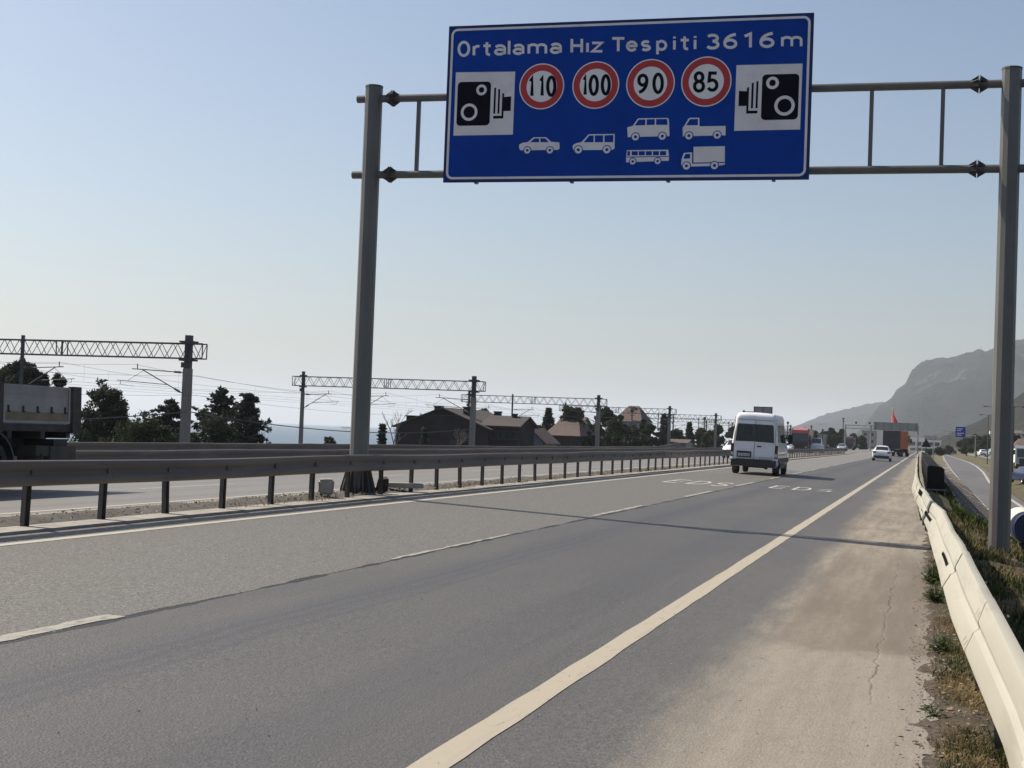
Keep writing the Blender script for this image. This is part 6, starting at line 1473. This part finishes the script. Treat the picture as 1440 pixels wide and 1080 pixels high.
# ------------------------------------------------------------------ verge vegetation
def blades(name, n, area, m, hmin, hmax, w, seed, dens_fn=None, lay=0.35):
    rnd = np.random.default_rng(seed); R_ = random.Random(seed); V = []; Fc = []; k = 0; tries = 0
    while k < n and tries < n*8:
        tries += 1; y = area[2]+(area[3]-area[2])*R_.random()**1.7; x = R_.uniform(area[0], area[1])
        if dens_fn and R_.random() > dens_fn(x, y): continue
        z = ter_z(x, y)-0.01 if x > 0.12 else road_z(x); h = R_.uniform(hmin, hmax); a = R_.uniform(0, 6.28); l = h*R_.uniform(0.1, 1.0)*lay*2; ww = w*(1+y*0.05)
        dx, dy = math.cos(a)*l, math.sin(a)*l; px, py = -math.sin(a)*ww, math.cos(a)*ww
        b = len(V); V += [(x-px, y-py, z), (x+px, y+py, z), (x+dx*0.45+px*0.7, y+dy*0.45+py*0.7, z+h*0.6), (x+dx*0.45-px*0.7, y+dy*0.45-py*0.7, z+h*0.6), (x+dx, y+dy, z+h*R_.uniform(0.55, 1))]
        Fc += [(b, b+1, b+2, b+3), (b+3, b+2, b+4)]; k += 1
    me = bpy.data.meshes.new(name); me.from_pydata(V, [], Fc); me.update(); me.materials.append(M[m]); o = bpy.data.objects.new(name, me); COL.objects.link(o); return props(o, kind='stuff')
def dn(s, lo, hi, fr=1.6):
    def f(x, y):
        v = noise.noise(Vector((x*fr+s, y*fr*0.6, s)))*0.5+0.5; edge = sm(0.06, 0.3, x)
        return sm(lo, hi, v)*edge
    return f
blades('dry_grass', 14000, (0.06, 0.75, 5.0, 15), 'dry', 0.02, 0.075, 0.0022, 1, dn(3, 0.35, 0.6), lay=0.9)
blades('dry_grass', 8000, (0.4, 3.0, 7.0, 40), 'dry', 0.05, 0.2, 0.003, 2, dn(7, 0.45, 0.62), lay=0.7)
blades('green_grass', 9000, (0.1, 0.8, 6.0, 24), 'grass', 0.02, 0.09, 0.0025, 3, dn(11, 0.5, 0.62), lay=0.6)
blades('green_grass', 19000, (0.42, 3.6, 8.0, 45), 'grass', 0.05, 0.19, 0.004, 4, dn(5, 0.38, 0.56, 1.1), lay=0.5)
blades('green_grass', 3000, (0.9, 2.1, 36.0, 90), 'grass', 0.1, 0.35, 0.01, 5, dn(15, 0.4, 0.55, 0.5), lay=0.5)
blades('dry_grass', 2500, (-11.3, -10.25, 12, 70), 'dry', 0.03, 0.12, 0.004, 6, lambda x, y: 1.0 if noise.noise(Vector((x, y*0.4, 0))) > 0.1 else 0.05, lay=0.6)
def weed(label, x, y, r, n, seed, size=0.05, hgt=0.08, m='weed'):
    R_ = random.Random(seed); mb = MB(); z0 = (ter_z(x, y) if x > 0.12 else road_z(x)+0.005)
    for i in range(n):
        a = R_.uniform(0, 6.28); rr_ = r*R_.random()**0.6; cx, cy, cz = x+rr_*math.cos(a), y+rr_*math.sin(a)*1.3, z0+0.012+hgt*R_.random()*(1-rr_/r*0.6)
        b = R_.uniform(0, 6.28); s = size*R_.uniform(0.5, 1.2); t = R_.uniform(-0.5, 0.5); pts = []
        for k in range(7):
            q = 2*math.pi*k/7; lr = s*(1 if k % 2 else 0.72)*(1.0 if k else 0.4); pts.append((cx+lr*math.cos(q+b), cy+lr*math.sin(q+b), cz+lr*math.sin(q)*t))
        mb.add(pts, [tuple(range(7))]); mb.tube((x, y, z0), (cx, cy, cz), 0.0025, n=3)
    return props(mb.build('weed', m, recalc=False), label=label, cat='weed', group=None)
weed('dark green weed clump at the foot of the photo beside the rail', 0.07, 7.05, 0.06, 30, 1, 0.026, 0.05, 'leaf_bush')
weed('sprawling weed with pale leaf backs where the sand meets the verge, nearest', 0.1, 9.6, 0.07, 14, 2, 0.024, 0.09)
weed('leafy weed tuft below the rail in the middle of the verge', 0.19, 12.5, 0.11, 46, 3, 0.026, 0.14)
weed('dense weed tuft under the rail just past the gantry shadow', 0.14, 18.9, 0.15, 110, 4, 0.035, 0.3)
weed('weed tuft in the verge just before the gantry shadow', 0.16, 16.6, 0.14, 100, 5, 0.03, 0.24)
R_ = random.Random(77); mb = MB()
for i in range(900):
    y = 6.2+20*R_.random()**1.6; x = R_.uniform(-0.12, 0.5)+abs(R_.gauss(0, 0.08)); z = (ter_z(x, y) if x > 0.14 else road_z(x))+0.008; s = R_.uniform(0.006, 0.022); a = R_.uniform(0, 6.28); pts = []
    for k in range(6):
        q = 2*math.pi*k/6; lr = s*R_.uniform(0.6, 1.1); pts.append((x+lr*math.cos(q+a), y+lr*1.4*math.sin(q+a), z+R_.uniform(0, 0.012)))
    mb.add(pts, [tuple(range(6))])
props(mb.build('leaf_litter', mat('dead_leaves', (0.2, 0.15, 0.1), 0.9, 0, 0.5, 9), recalc=False), kind='stuff')
mb = MB()
for i in range(1500):
    y = 6.2+26*R_.random()**1.6; x = 0.12-abs(R_.gauss(0, 0.5)); 
    if x < -2: continue
    s = R_.uniform(0.002, 0.008); z = road_z(x)+0.002
    if i % 3 == 0: x = R_.uniform(-9.2, -0.5); z = road_z(x)+0.002; s = R_.uniform(0.004, 0.012)
    q = [(x+s*R_.uniform(-1, 1), y+s*R_.uniform(-1, 1), z+s*R_.uniform(0, 1.2)) for _ in range(4)]; mb.add(q, [(0, 1, 2), (0, 2, 3), (0, 3, 1), (1, 3, 2)])
props(mb.build('grit', 'rubble'), kind='stuff')
mb = MB()
for i in range(3200):
    y = 6.0+18*R_.random()**1.5; x = R_.uniform(0.0, 0.75); s = R_.uniform(0.003, 0.013); z = ter_z(x, y)+0.004
    q = [(x+s*R_.uniform(-1, 1), y+s*R_.uniform(-1, 1), z+s*R_.uniform(-0.4, 1)) for _ in range(5)]; mb.add(q, [(0, 1, 2), (0, 2, 3), (0, 3, 1), (1, 4, 2), (2, 4, 3), (3, 4, 1)])
props(mb.build('verge_gravel', 'rubble'), kind='stuff')
